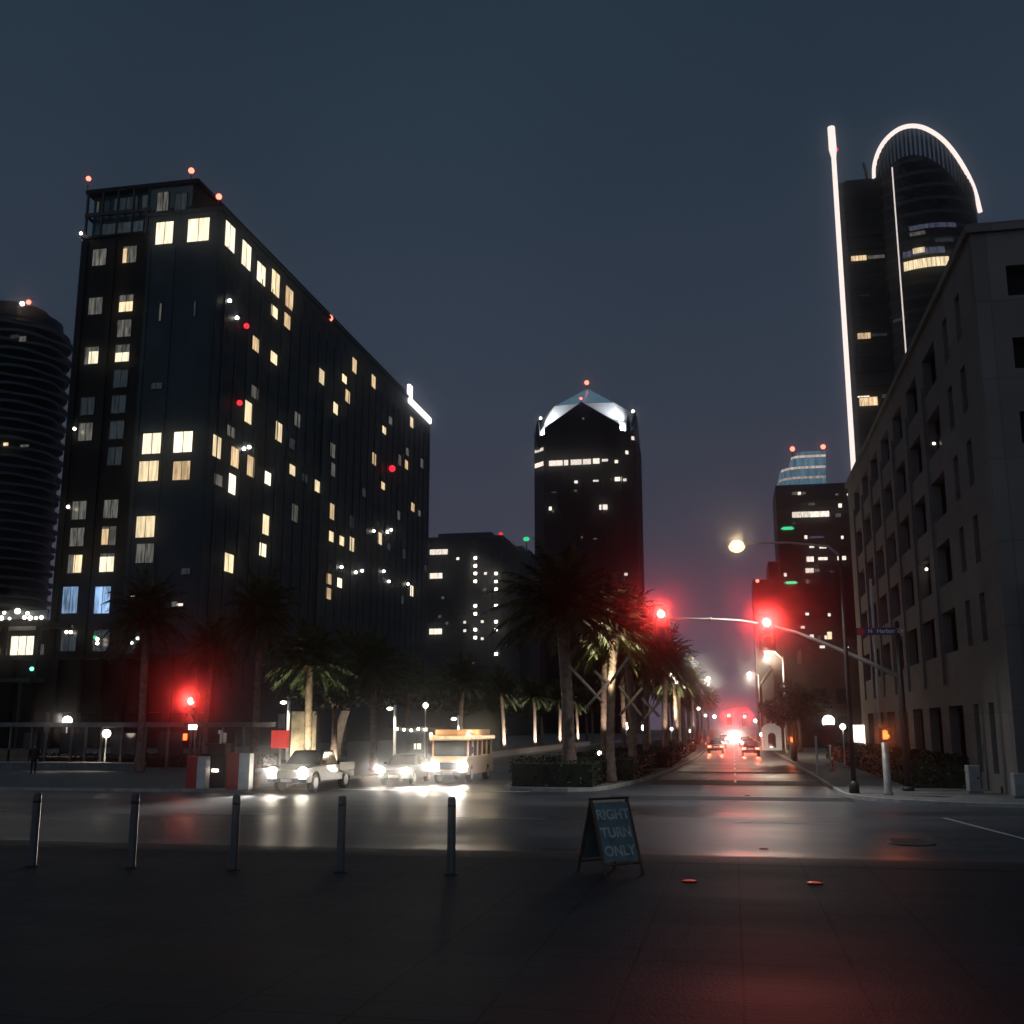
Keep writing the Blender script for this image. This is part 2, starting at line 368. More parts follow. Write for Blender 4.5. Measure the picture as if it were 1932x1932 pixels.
def apron_z(y):
    if y <= Y_P0: return PLZ
    if y >= Y_P1: return 0.0
    a = (y - Y_P0) / (Y_P1 - Y_P0); return PLZ * (1 - (3 * a * a - 2 * a ** 3))
def on_ground(px, py):
    z = 0.0
    for _ in range(30): p = pZ(px, py, z); z = .6 * z + .4 * apron_z(p.y)
    return pZ(px, py, z)
def slab(name, outline, z, m, mk, kw=.18):
    """pavement slab with a lighter kerb ring; outline CCW"""
    n = len(outline); P = [Vector((p[0], p[1], 0)) for p in outline]; inn = []
    for k in range(n):
        a, b, c = P[k - 1], P[k], P[(k + 1) % n]
        n1 = Vector((-(b - a).y, (b - a).x, 0)).normalized(); n2 = Vector((-(c - b).y, (c - b).x, 0)).normalized()
        mv = (n1 + n2).normalized(); inn.append(b + mv * (kw / max(.4, mv.dot(n1))))
    g = MB(); g.face([(p.x, p.y, z) for p in inn]); struct(name, g, m)
    g = MB()
    for k in range(n):
        a, b, c, d = P[k], P[(k + 1) % n], inn[(k + 1) % n], inn[k]
        g.face([(a.x, a.y, z + .006), (b.x, b.y, z + .006), (c.x, c.y, z + .006), (d.x, d.y, z + .006)])
        g.face([(a.x, a.y, -.05), (b.x, b.y, -.05), (b.x, b.y, z + .006), (a.x, a.y, z + .006)])
    struct('kerb', g, mk)
def arc(cx, cy, r, a0, a1, n=8): return [(cx + r * math.cos(R(a0 + (a1 - a0) * k / n)), cy + r * math.sin(R(a0 + (a1 - a0) * k / n))) for k in range(n + 1)]
slab('sidewalk', arc(KX_R + 6, Y_NEAR + 6, 6, 180, 270) + [(160, Y_NEAR), (160, 700), (KX_R, 700)], .14, M['concrete'], M['kerb'])
slab('sidewalk', [(-260, Y_NEAR + 2.5)] + arc(KX_L - 5, Y_NEAR + 7.5, 5, 270, 360) + [(KX_L, 700), (-260, 700)], .14, M['concrete'], M['kerb'])
slab('median', [(-10.9, 54.5), (-10.8, 51.8), (-10.2, 50.2), (-9.0, 49.4), (-7.4, 49.4), (-6.3, 50.2), (-5.7, 52), (-4.7, 60), (-3.9, 74), (-3.3, 100), (-3.2, 640), (-8.9, 640), (-9.3, 100), (-10, 74)], .15, M['concrete'], M['kerb'])
# road paint
g = MB()
a = pZ(1790, 1546); b = pZ(1932, 1583); dv = (b - a).normalized(); nn = Vector((-dv.y, dv.x, 0)) * .075
for k in range(4):
    p = a + dv * (k * 6 - .5); q = p + dv * (5.97 if k < 1 else 5.9)
    g.face([tuple(Vector((x.x, x.y, .008))) for x in (p - nn, q - nn, q + nn, p + nn)])
g.box(KX_L + .4, KX_ML - .3, Y_NEAR + 6, Y_NEAR + 6.4, .002, .006)
for k in range(30): g.box(-.05, .06, Y_NEAR + 16 + k * 9, Y_NEAR + 19 + k * 9, .002, .006)
for k in range(24): g.box(-14.9, -14.8, Y_NEAR + 12 + k * 9, Y_NEAR + 15 + k * 9, .002, .006)
for k in range(-9, 9): g.box(k * 9, k * 9 + 3, 35.0, 35.1, .002, .006)
struct('road_marking', g, M['paint'])
g = MB(); g.box(-4.3, KX_R - .02, 56.5, 61.5, .001, .005); g.box(-3.6, KX_R - .02, 71, 73, .001, .005); g.box(-5.2, KX_R + .2, 45.2, 47.4, .001, .005); struct('crosswalk', g, M['paving'])  # darker strips laid across the carriageway
# manhole covers
def manhole(px, py, r, label):
    p = on_ground(px, py); mb = MB(); mb.lathe([(r + .09, .001), (r + .09, .006), (r, .008)], 36); mb.lathe([(r - .02, .002), (r - .02, .009)], 36)
    for a in range(6): mb.box(-r * .8, r * .8, -r + .28 * (a + .6), -r + .28 * (a + .6) + .05, .006, .012)
    o = mb.build('manhole_cover', M['iron']); o.location = (p.x, p.y, p.z + .008); o.rotation_euler = (-math.atan((apron_z(p.y + .5) - apron_z(p.y - .5)) * -1), 0, 0); props(o, label, 'manhole cover', 'manhole covers in the cross street')
manhole(1720, 1592, .5, 'round dark iron manhole cover in the road, on the side of the pale stucco building')
manhole(205, 1590, .5, 'round dark iron manhole cover in the road behind the two left bollards')
# red lens ghosts laid on the ground as small glowing discs
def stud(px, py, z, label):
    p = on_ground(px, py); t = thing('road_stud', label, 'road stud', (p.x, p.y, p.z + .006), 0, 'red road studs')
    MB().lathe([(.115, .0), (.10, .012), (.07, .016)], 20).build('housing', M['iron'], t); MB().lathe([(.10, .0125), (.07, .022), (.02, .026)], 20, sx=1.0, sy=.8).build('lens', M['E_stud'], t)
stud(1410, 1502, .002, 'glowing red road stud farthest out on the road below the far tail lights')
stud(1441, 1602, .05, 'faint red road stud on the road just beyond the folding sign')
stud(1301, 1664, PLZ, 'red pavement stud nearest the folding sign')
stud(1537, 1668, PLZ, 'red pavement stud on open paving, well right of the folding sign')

# ------------------------------------------------------------------ hotel on the left
def hotel():
    Y = 130.0
    XC = pY(405, 632, Y).x; XL = pY(152, 447, Y).x; XM = pY(268, 620, Y).x
    ZT = pY(405, 397, Y).z; ZL = pY(180, 446, Y).z; ZC = pY(240, 349, Y).z; XK = pY(367, 342, Y).x
    YE = pX(812, 800, XC).y; YC2 = YE - 3
    t = thing('hotel', 'tall dark hotel block with scattered warm lit windows and a glazed roof terrace', 'hotel', ((XL + XC) / 2, Y, 0))
    w = MB()
    w.box(XM, XC, Y, YE, 0, ZT)
    zs = ZT - 1.0
    # raised fins on both lit facades
    k = 0; y = Y + 2.2
    while y < YE: w.box(XC, XC + .16, y, y + .14, 8, ZT - 4.5); y += 3.9
    for x in (XM + .5, XM + 4.3, XC - .4): w.box(x, x + .16, Y - .14, Y, 6, ZT - 5)
    w.box(XM - .1, XC + .25, Y - .2, YE + .1, ZT, ZT + .5)
    for yb, yt in ((pX(612, 700, XC).y, 0),): w.box(XC + .02, XC + .35, yb - .5, yb + .9, 5, pX(612, 735, XC).z)
    W(w.build('wall', [M['cladding']], t), t)
    w = MB(); w.box(XL, XM - .02, Y + .7, Y + 34, 0, ZL)
    for x in (XL, XL + 4.55, XM - 1.1): w.box(x, x + .95, Y + .35, Y + .7, 0, ZL - .4)
    w.box(XL - .15, XM - .05, Y + .4, Y + 34.2, ZL, ZL + .35)
    W(w.build('side_wing', [M['cladding_black']], t), t)
    # crown: set-back penthouse over the main block, open terrace frame over the wing
    c = MB(); c.box(XM - .3, XK, Y + .4, YE - 4, ZT + .5, ZC - .6); c.box(XL + .1, XK + .5, Y + .2, YE - 3.5, ZC - .6, ZC)
    W(c.build('penthouse', [M['cladding_black']], t), t)
    c = MB(); zt = ZC - .6
    zm = pY(215, 400, Y).z
    for x in [XL + .3 + (XM - XL - 1) * k / 4 for k in range(5)]: c.box(x, x + .28, Y + .3, Y + .6, ZL + .35, zt)
    c.box(XL + .2, XM - .1, Y + .25, Y + .6, zm - .2, zm + .35); c.box(XL + .2, XL + .5, Y + .6, Y + 30, zm - .2, zm + .2)
    c.box(XL + .25, XM - .3, Y + 8, Y + 8.4, ZL + .3, zt)
    W(c.build('terrace_frame', [M['frame']], t), t)
    gl = MB(); gl.box(XL + .8, XM - .35, Y + 1.45, Y + 30, ZL + .36, zt - .01); gl.box(XM - .28, XK - .3, Y + .3, Y + .385, ZT + 1.2, zt - .4)
    W(gl.build('terrace_glazing', M['tealglass'], t), t)
    # dim glass behind the terrace frame and the penthouse
    for (a, b_, za, zb, mm) in ((205, 252, 362, 392, 'E_cold'), (258, 282, 358, 388, 'E_cold'), (294, 318, 360, 398, 'E_dim'), (328, 352, 362, 398, 'E_cold'), (172, 178, 372, 396, 'E_dim'), (180, 262, 408, 442, 'E_cold')):
        p = pY(a, zb, Y); q = pY(b_, za, Y); deep = 1.4 if a < 270 else .3
        window(t, 'y', (p.x + q.x) / 2, (p.z + q.z) / 2, q.x - p.x, q.z - p.z, Y + deep - (0 if a < 270 else .02) , M[mm], 1)
    # front windows, left wing
    st = (pY(183, 482, Y).z - pY(127, 1063, Y).z) / 12.0; z0 = pY(183, 482, Y).z
    xa = pY(183, 482, Y).x; xb = pY(240, 482, Y).x
    rows = {0: ('E_dim', 'E_amber'), 2: ('E_dim', 'E_warm'), 3: (None, 'E_dim'), 4: ('E_hot', 'E_hot'), 5: (None, 'E_cold'), 6: ('E_cold', 'E_cold'), 7: ('E_dim', 'E_cold'), 8: (None, 'E_cold'), 10: ('E_dim', 'E_dim'), 11: ('E_dim', 'E_amber'), 12: ('E_warm', 'E_hot')}
    part = {(0, 1): (.28, .9), (2, 1): (1, .6), (4, 0): (.7, .75), (4, 1): (1, .55), (11, 1): (.45, .9), (12, 0): (.6, 1), (12, 1): (1, .85)}
    for r in range(13):
        for c_, x in enumerate((xa, xb)):
            mm = rows.get(r, (None, None))[c_]
            if not mm: continue
            fw, fh = part.get((r, c_), (1, 1)); fu = -.5 + fw / 2 if c_ or r == 11 else .5 - fw / 2
            window(t, 'y', x, z0 - st * r, 2.15, 2.55, Y + .7, M['E_dim'] if (fw, fh) != (1, 1) else M[mm], 1)
            if (fw, fh) != (1, 1):   # only part of the room behind shows light
                pn = MB(); pn.box(x + (fu - fw / 2) * 2.1, x + (fu + fw / 2) * 2.1, Y + .60, Y + .625, z0 - st * r - 1.2, z0 - st * r - 1.2 + 2.4 * fh); f_ = W(pn.build('lit_curtain', M[mm], t), t)
    for x_, hh in ((127, 'E_blue'), (188, 'E_blue')):
        p = pY(x_, 1131, Y); window(t, 'y', p.x, p.z, 2.3, 3.6, Y + .7, M[hh], 1)
    for x_ in (124, 186): p = pY(x_, 1208, Y); window(t, 'y', p.x, p.z, 2.3, 2.8, Y + .7, M['E_cold'], 1)
    # front windows, main block
    for (px, py, mm, w_, h_, bl) in ((311, 440, 'E_hot', 2.7, 3.4, 0), (375, 434, 'E_hot', 3.3, 3.5, 0), (287, 837, 'E_hot', 2.75, 2.9, 0), (346, 834, 'E_hot', 2.75, 2.9, 0), (281, 889, 'E_warm', 2.9, 2.8, 0), (343, 888, 'E_amber', 2.5, 2.6, 0),
                                     (275, 994, 'E_warm', 2.75, 2.9, 0), (274, 1044, 'E_dim', 2.6, 2.6, 0), (303, 589, 'E_dim', .35, 2.6, 0), (368, 583, 'E_cold', .3, 2.2, 0), (296, 728, 'E_cold', 1.6, .9, 0),
                                     (351, 1078, 'E_cold', 1.3, .8, 0), (330, 1140, 'E_dim', .9, .7, 0), (258, 1122, 'E_panel', 1.5, .55, 0), (250, 1143, 'E_panel', 1.3, .4, 0), (340, 1141, 'E_panel', .9, .35, 0)):
        p = pY(px, py, Y); window(t, 'y', p.x, p.z, w_, h_, Y, M[mm], 1 if w_ > 1.5 else 0, bl)
    # long side facing the boulevard
    side = [(433, 447, 'E_hot', 3.6, 1), (464, 482, 'E_hot', 3.6, 1), (492, 512, 'E_hot', 3.6, 1), (519, 535, 'E_warm', 3.6, 1), (545, 563, 'E_amber', 3.2, 1), (517, 583, 'E_warm', 2.6, 0), (541, 606, 'E_amber', 2.2, 0), (482, 650, 'E_amber', 2.0, 0), (516, 670, 'E_warm', 2.6, 0),
            (606, 711, 'E_warm', 2.4, 0), (649, 711, 'E_warm', 2.2, 0), (668, 690, 'E_amber', 2.6, 0), (704, 720, 'E_amber', 2.4, 0), (655, 748, 'E_amber', 2.2, 0), (632, 768, 'E_warm', 2.4, 0), (480, 738, 'E_dim', 2.2, 0), (467, 778, 'E_warm', 3.0, 0), (525, 815, 'E_warm', 2.8, 0), (560, 792, 'E_dim', 2.2, 0),
            (724, 808, 'E_warm', 2.2, 0), (736, 792, 'E_dim', 2, 0), (776, 797, 'E_warm', 2.2, 0), (435, 809, 'E_dim', 2.2, 0), (442, 863, 'E_amber', 2.6, 0), (472, 880, 'E_amber', 2.8, 0), (504, 896, 'E_hot', 2.8, 0), (436, 913, 'E_hot', 2.6, 0), (551, 882, 'E_warm', 2.4, 0), (575, 898, 'E_cold', 2, 0), (598, 915, 'E_warm', 2.3, 0),
            (627, 850, 'E_dim', 2.4, 0), (627, 886, 'E_dim', 2.2, 0), (705, 866, 'E_amber', 2.2, 0), (722, 913, 'E_amber', 2.2, 0), (753, 868, 'E_dim', 2.2, 0), (766, 877, 'E_amber', 1.8, 0), (768, 851, 'E_dim', 2, 0), (795, 874, 'E_dim', 2, 0), (686, 925, 'E_cold', 2.4, 0), (408, 843, 'E_warm', 2.8, 0), (411, 900, 'E_dim', 2.2, 0),
            (500, 990, 'E_warm', 2.8, 0), (495, 1031, 'E_hot', 2.8, 0), (555, 968, 'E_dim', 2.6, 0), (625, 965, 'E_amber', 2.6, 0), (624, 1007, 'E_warm', 2.6, 0), (644, 1016, 'E_warm', 2.4, 0), (663, 1027, 'E_warm', 2.4, 0), (663, 985, 'E_cold', 2.2, 0), (716, 1016, 'E_warm', 2.2, 0), (733, 1028, 'E_cold', 2, 0), (430, 1062, 'E_warm', 2.4, 1),
            (620, 1087, 'E_amber', 2.6, 0), (619, 1120, 'E_amber', 1.8, 0), (640, 1095, 'E_hot', 2.4, 0), (776, 1115, 'E_hot', 2.2, 0), (778, 955, 'E_amber', 2.2, 0), (790, 965, 'E_dim', 2, 0), (751, 970, 'E_dim', 2.2, 0), (762, 1045, 'E_cold', 2, 0), (550, 835, 'E_cold', 2, 0), (803, 1070, 'E_cold', 2, 0), (758, 1130, 'E_cold', 2, 0)]
    used = []
    for (px, py, mm, h_, mu) in side:
        p = pX(px, py, XC); window(t, 'x', p.y, p.z, 3.1 if mu else 2.5, h_ * 1.08, XC, M[mm], mu, random.choice((0, 0, 0, .2, .35))); used.append((p.y, p.z))
    # the unlit windows of the long side
    mb = MB(); cols = int((YE - Y) / 3.9)
    for c_ in range(cols):
        for r in range(17):
            y = Y + 4.2 + 3.9 * c_; z = ZT - 2.6 - st * 1.0 * r
            if z < 8 or any(abs(y - a) < 2.4 and abs(z - b) < 3.2 for a, b in used): continue
            mb.box(XC + .01, XC + .05, y - .8, y + .8, z - 1.1, z + 1.1)
    W(props(mb.build('window', M['dullglass'], t), 'unlit dark windows of the long facade', kind='stuff'), t)
    # roof edge light band at the far end
    a = pX(770, 750, XC); b = pX(811, 802, XC); mb = MB()
    mb.box(XC - .25, XC + .35, a.y, b.y, ZT - 1.0, ZT + .35); mb.box(XC - .25, XC + .35, a.y, a.y + 2.2, ZT + .3, ZT + 3.2)
    W(mb.build('roof_light_band', M['E_roofline'], t), t)
    # warning lamps
    def beacon(p, mname='E_beacon', r=.36, mast=1.6):
        s = MB(); s.tube([(p.x, p.y, p.z - mast), (p.x, p.y, p.z - .2)], .07, 6); st_ = W(s.build('warning_light', M['frame'], t), t)
        MB().ball((p.x, p.y, p.z), r).build('lens', M[mname], st_)
    beacon(pY(167, 337, Y + .6)); beacon(pY(361, 322, Y + 1.0), r=.42, mast=1.9); beacon(pY(413, 371, Y + .2), r=.42); q = pX(622, 600, XC - .2); beacon(q, r=.6, mast=2.4)
    for px, py in ((465, 615), (452, 760), (740, 884)): beacon(pX(px, py, XC + .7), 'E_beaconr', .42 if px < 700 else .7, 1.0)  # red dots built as small glowing balls off the facade
    for px, py in ((702, 1002), (735, 1000), (728, 1004), (668, 1080), (680, 1077), (721, 1078), (641, 1070), (456, 847), (466, 844), (767, 1102), (731, 1097), (443, 600), (429, 568)):
        p = pX(px, py, XC); mb = MB(); mb.ball((p.x + .35, p.y, p.z), .28); s = W(MB().box(p.x, p.x + .5, p.y - .08, p.y + .08, p.z - .35, p.z - .25).build('wall_lamp', M['frame'], t), t); mb.build('globe', M['E_globe'], s)
    for px, py in ((143, 810), (131, 957), (155, 442), (186, 1206), (186, 1214), (128, 1193), (136, 1193), (250, 1213), (262, 1205), (359, 1240), (283, 1119)):
        p = pY(px, py, Y); s = W(MB().box(p.x - .08, p.x + .08, p.y - .5 , p.y + .6, p.z - .4, p.z - .3).build('wall_lamp', M['frame'], t), t); MB().ball((p.x, p.y - .3, p.z), .22).build('globe', M['E_globe'], s)
    for px, py, nm in ((182, 1203, 'E_green'), (253, 1197, 'E_teal'), (241, 1282, 'E_teal')):
        p = pY(px, py, Y); s = W(MB().box(p.x - .35, p.x + .35, p.y - .35, p.y + .6, p.z - .3, p.z - .2).build('entrance_lamp', M['frame'], t), t); MB().ball((p.x, p.y - .3, p.z), .25).build('lens', M[nm], s)
    # podium below the front
    mb = MB(); xr = pY(600, 1300, Y).x; z1 = pY(300, 1232, Y - 6).z
    mb.box(XL - 3, XC + 5, Y - 6, Y - .25, z1 - .6, z1); mb.box(XL - 3, XC + 3, Y - 5, Y - .25, 4.6, z1 - .6)
    for k in range(9): x = XL - 1 + k * (XC + 5 - XL) / 8.5; mb.box(x, x + .6, Y - 5.9, Y - 5.3, 0, z1 - .6)
    W(mb.build('podium', M['cladding_black'], t), t)
hotel()

# ------------------------------------------------------------------ low terrace building left of the hotel
def terrace_building():
    Y = 126.0; x1 = pY(88, 1200, Y).x; x0 = x1 - 40
    t = thing('terrace_building', 'low dark building with a bright upper terrace beside the hotel', 'building', ((x0 + x1) / 2, Y, 0))
    z = lambda py: pY(60, py, Y).z
    m = MB(); m.box(x0, x1, Y + 1, Y + 30, 0, z(1252)); m.box(x0, x1 - 1.5, Y + 6, Y + 30, z(1252), z(1182)); m.box(x0 - .2, x1 + .4, Y - .6, Y + 30.2, z(1260), z(1252)); m.box(x0 - .2, x1 + .3, Y - .4, Y + 30, z(1182), z(1172))
    for k in range(5): x = x1 - 1 - k * 5; m.box(x - .5, x, Y - .2, Y + .4, z(1252), z(1182))
    W(m.build('wall', M['cladding_black'], t), t)
    for (a, b, c, d, mm) in ((18, 66, 1200, 1250, 'E_panel'), (-60, 14, 1224, 1250, 'E_amber'), (70, 84, 1216, 1248, 'E_dim')):
        p = pY(a, d, Y + 6); q = pY(b, c, Y + 6); window(t, 'y', (p.x + q.x) / 2, (p.z + q.z) / 2, q.x - p.x, q.z - p.z, Y + 6, M[mm], 2)
    m = MB(); m.box(x0, x1, Y - .1, Y + .05, z(1168), z(1152)); W(m.build('parapet', M['greywall'], t), t)
    for px, py, r in ((8, 1156, .25), (33, 1153, .45), (52, 1157, .28), (46, 1165, .3), (57, 1166, .35), (68, 1166, .25), (78, 1165, .3), (3, 1166, .35), (18, 1167, .22)):
        p = pY(px, py, Y - .5); s = W(MB().tube([(p.x, p.y, p.z - .8), (p.x, p.y, p.z)], .04, 6).build('terrace_lamp', M['frame'], t), t); MB().ball(p, r * .8).build('globe', M['E_globe'], s)
    m = MB(); zb = z(1282); m.box(x0, x1 + 1, Y - 4, Y + 1, zb - .5, zb)
    for k in range(6): x = x1 - .2 - k * 4.6; m.box(x - .35, x, Y - 4, Y - 3.6, 0, zb - .5)
    W(m.build('canopy', M['dimwall'], t), t)
    p = pY(60, 1262, Y - 4.2); s = W(MB().box(p.x - .3, p.x + .3, p.y, p.y + .4, p.z - .3, p.z - .22).build('entrance_lamp', M['frame'], t), t); MB().ball(p, .26).build('lens', M['E_teal'], s)
terrace_building()

# ------------------------------------------------------------------ round residential tower, far left
def round_tower():
    Y = 320.0; c = pY(25, 640, Y); e = pY(116, 700, Y); r = (e.x - c.x) * .96
    t = thing('round_tower', 'far dark round apartment tower with wavy balcony bands left of the hotel', 'tower', (c.x, Y, 0))
    zt = pY(60, 640, Y).z; z2, z3 = pY(60, 606, Y).z, pY(60, 588, Y).z
    m = MB(); m.lathe([(r - 1.1, 0), (r - 1.1, zt)], 48); m.lathe([(r * .84, zt), (r * .83, z2), (r * .78, z2 + .4)], 44); m.lathe([(r * .6, z2 + .4), (r * .58, z3), (r * .45, z3 + 1.2)], 40)
    m.build('wall', M['curtain'], t)
    st = 3.1; k = 0; z = 16
    while z < zt + .1:
        b = MB(); n = 56; P = []
        for j in range(n):
            a = 2 * math.pi * j / n; rr = r - .2 + .9 * math.sin(6 * a + (k % 2) * 3.14); P.append((rr * math.cos(a), rr * math.sin(a)))
        b.prism(P, z, z + .9); b.build('balcony', M['greywall'], t); z += st; k += 1
    m = MB(); m.lathe([(r - .6, zt + .9), (r - .6, zt + 1.9), (r - 1.2, zt + 2.3)], 48); m.build('roof_ring', M['dimwall'], t)
    def rel(px, py, D=Y): p = pY(px, py, Y - r * .7); return (p.x - c.x, p.y - Y, p.z)
    p = rel(42, 573); s = MB().tube([(p[0], p[1] + 3, z3), p], .12, 6).build('roof_lamp', M['frame'], t); MB().ball(p, .75).build('globe', M['E_globe'], s)
    p = rel(54, 570); s = MB().tube([(p[0], p[1] + 3, z3), p], .12, 6).build('warning_light', M['frame'], t); MB().ball(p, .8).build('lens', M['E_beacon'], s)
    for px, py, w, h, mm in ((11, 618, 1.6, 2.2, 'E_hot'), (92, 637, 2.4, 1.8, 'E_dim'), (84, 632, 3, 1.2, 'E_cold'), (67, 836, 1.6, 1.0, 'E_warm'), (85, 840, 3, .8, 'E_dim'), (14, 744, .9, .8, 'E_globe'), (3, 1122, 1.2, 1.0, 'E_dim'), (52, 590, 4, 1, 'E_cold')):
        q = pY(px, py, Y); dx = q.x - c.x; dy = -math.sqrt(max(1, (r - .2) ** 2 - dx * dx)); q = pY(px, py, Y + dy)
        m = MB(); m.box(dx - w / 2, dx + w / 2, dy - .8, dy - .5, q.z - h / 2, q.z + h / 2); m.build('window', M[mm], t)
round_tower()

# ------------------------------------------------------------------ central tower with the lit folded crown
def crown_tower():
    Y = 420.0; xl = pY(1004, 900, Y).x; xr = pY(1196, 900, Y).x; D = (xr - xl); ch = 5.2; zs = pY(1100, 815, Y).z
    cx = (xl + xr) / 2; cy = Y + D / 2; h = D / 2
    t = thing('crown_tower', 'dark office tower with a white floodlit folded crown at the end of the boulevard', 'skyscraper', (cx, cy, 0))
    P = [(-h + ch, -h), (h - ch, -h), (h, -h + ch), (h, h - ch), (h - ch, h), (-h + ch, h), (-h, h - ch), (-h, -h + ch)]
    m = MB(); m.prism(P, 0, zs)
    for k in range(5): x = -h + ch + (2 * h - 2 * ch) * k / 4; m.box(x - .25, x + .25, -h - .4, -h, 5, zs); m.box(h, h + .4, x - .25, x + .25, 5, zs)
    zg = pY(1098, 758, Y).z; zsh = pY(1100, 808, Y).z
    # dark gables, one on each face
    gh = h - ch
    for a in range(4):
        rot = Matrix.Rotation(a * math.pi / 2, 3, 'Z')
        poly = [(-gh, -h, zs), (gh, -h, zs), (gh, -h, zsh + 1), (0, -h, zg), (-gh, -h, zsh + 1)]
        m.extr([rot @ Vector(q) for q in poly], rot @ Vector((0, -.02, 0)), rot @ Vector((0, 1.2, 0)))
    m.build('wall', M['curtain'], t)
    # crown: white folded roof surfaces between the gables
    za = pY(1106, 735, Y + h * .9).z; zc = pY(1197, 785, Y).z
    zin = pY(1050, 766, Y + h * .4).z; c = MB(); gt = MB(); A = Vector((0, 0, za + 1))
    for a in range(4):
        rot = Matrix.Rotation(a * math.pi / 2, 3, 'Z')
        G1 = rot @ Vector((0, -h + 1.2, zg - .2)); S1 = rot @ Vector((gh, -h + 1.3, zs + .3)); Cn = rot @ Vector((h - 3.4, -h + 3.4, zs + .3)); Ct = rot @ Vector((h - 2.6, -h + 2.6, zc + .5)); S2 = rot @ Vector((h - 1.3, -gh, zs + .3)); G2 = rot @ Vector((h - 1.2, 0, zg - .2))
        In = rot @ Vector((h * .60, -h * .60, zin))
        c.face([G1, S1, In]); c.face([S1, Cn, In]); c.face([Cn, S2, In]); c.face([S2, G2, In]); gt.face([G1, In, A]); gt.face([In, G2, A])
    c.build('crown', M['crown_white'], t); gt.build('crown_glazing', M['E_crown'], t)  # upper facets glow blue, standing in for floodlight on them
    for a in range(4):
        c = MB(); rot = Matrix.Rotation(a * math.pi / 2, 3, 'Z'); q = rot @ Vector((h - 2.1, -h + 2.1, 0))
        c.tube([(q.x, q.y, zs - 6), (q.x, q.y, zc - 2), (q.x, q.y, zc + 1)], [1.2, .9, .2], 8, smooth=False); c.build('corner_post', M['curtain'], t)
    for sx in (-1, 1):   # floodlights in the two corners that face the camera
        Q = Vector((cx + sx * (gh + 1.0), cy - h + 1.9, zs + .9)); spot('crown_floodlight', Q, (cx + sx * h * .6, cy - h * .6 + 2, zin), 9000, (.92, .96, 1), 165, .4, .3)
        Q = Vector((cx + sx * (h - 1.6), cy - h + 1.6, zc + 1.8)); spot('crown_floodlight', Q, (cx + sx * h * .42, cy - h * .55, zin - 2.0), 9500, (.92, .96, 1), 95, .7, .3)
    for px, py, r, mm in ((1107, 722, 1.0, 'E_beacon'), (1096, 752, .55, 'E_beacon'), (1020, 789, .55, 'E_globe'), (1194, 776, .6, 'E_globe')):
        p = pY(px, py, Y - .6) if py != 722 else pY(px, py, cy); q = (p.x - cx, p.y - cy, p.z)
        s = MB().tube([(q[0], q[1], q[2] - 3), q], .15, 6).build('warning_light', M['frame'], t); MB().ball(q, r).build('lens', M[mm], s)
    L = [(1036, 1072, 868, 879.5), (1077, 1115, 866, 877.5), (1119, 1131, 865, 875), (1134, 1147, 866, 871), (1160, 1166, 868, 874), (1084, 1090, 907, 912), (1119, 1129, 905.5, 909), (1160, 1173, 900, 908), (1176, 1182, 903, 908), (1036, 1041, 956, 963), (1042, 1046, 962, 967), (1131, 1146, 952, 962),
         (1084, 1088, 924, 928), (1152, 1155, 903, 906), (1040, 1050, 928, 930), (1096, 1100, 1012, 1016), (1178, 1184, 1081, 1086), (1098, 1102, 788, 792), (1120, 1126, 1015, 1018)]
    for (a, b, c_, d) in L:
        p = pY(a, d, Y); q = pY(b, c_, Y); mb = MB()
        mb.box(p.x - cx, q.x - cx, -h - .32, -h - .05, p.z, q.z); mb.build('window', M['E_white'] if (b - a) * (d - c_) > 24 else M['E_dim'], t)
    for (a, b, ya, yb, mm) in ((1005, 1031, 873, 881, 'E_white'), (1007, 1029, 847, 852.5, 'E_white')):   # on the chamfered corner
        p = pY(a, yb, Y + 3); q = pY(b, ya, Y); z0, z1 = pY(1018, yb, Y + 2.6).z, pY(1018, ya, Y + 2.6).z
        A_, B_ = Vector((-h, -h + ch, 0)), Vector((-h + ch, -h, 0)); nrm = Vector((-1, -1, 0)).normalized()
        u, v = A_.lerp(B_, .1) + nrm * .1, A_.lerp(B_, .9) + nrm * .1
        mb = MB(); mb.extr([(u.x, u.y, z0), (v.x, v.y, z0), (v.x, v.y, z1), (u.x, u.y, z1)], (0, 0, 0), nrm * .2); mb.build('window', M[mm], t)
    for a in (1185, 1195):
        p = pX(a, 856, xr - 2.5); A_, B_ = Vector((h - ch, -h, 0)), Vector((h, -h + ch, 0)); nrm = Vector((1, -1, 0)).normalized(); u = A_.lerp(B_, .35 if a == 1185 else .8) + nrm * .1; dv = (B_ - A_).normalized()
        mb = MB(); mb.extr([(u.x, u.y, p.z - .7), (u.x + dv.x * 1.3, u.y + dv.y * 1.3, p.z - .7), (u.x + dv.x * 1.3, u.y + dv.y * 1.3, p.z + .7), (u.x, u.y, p.z + .7)], (0, 0, 0), nrm * .2); mb.build('window', M['E_white'], t)
crown_tower()

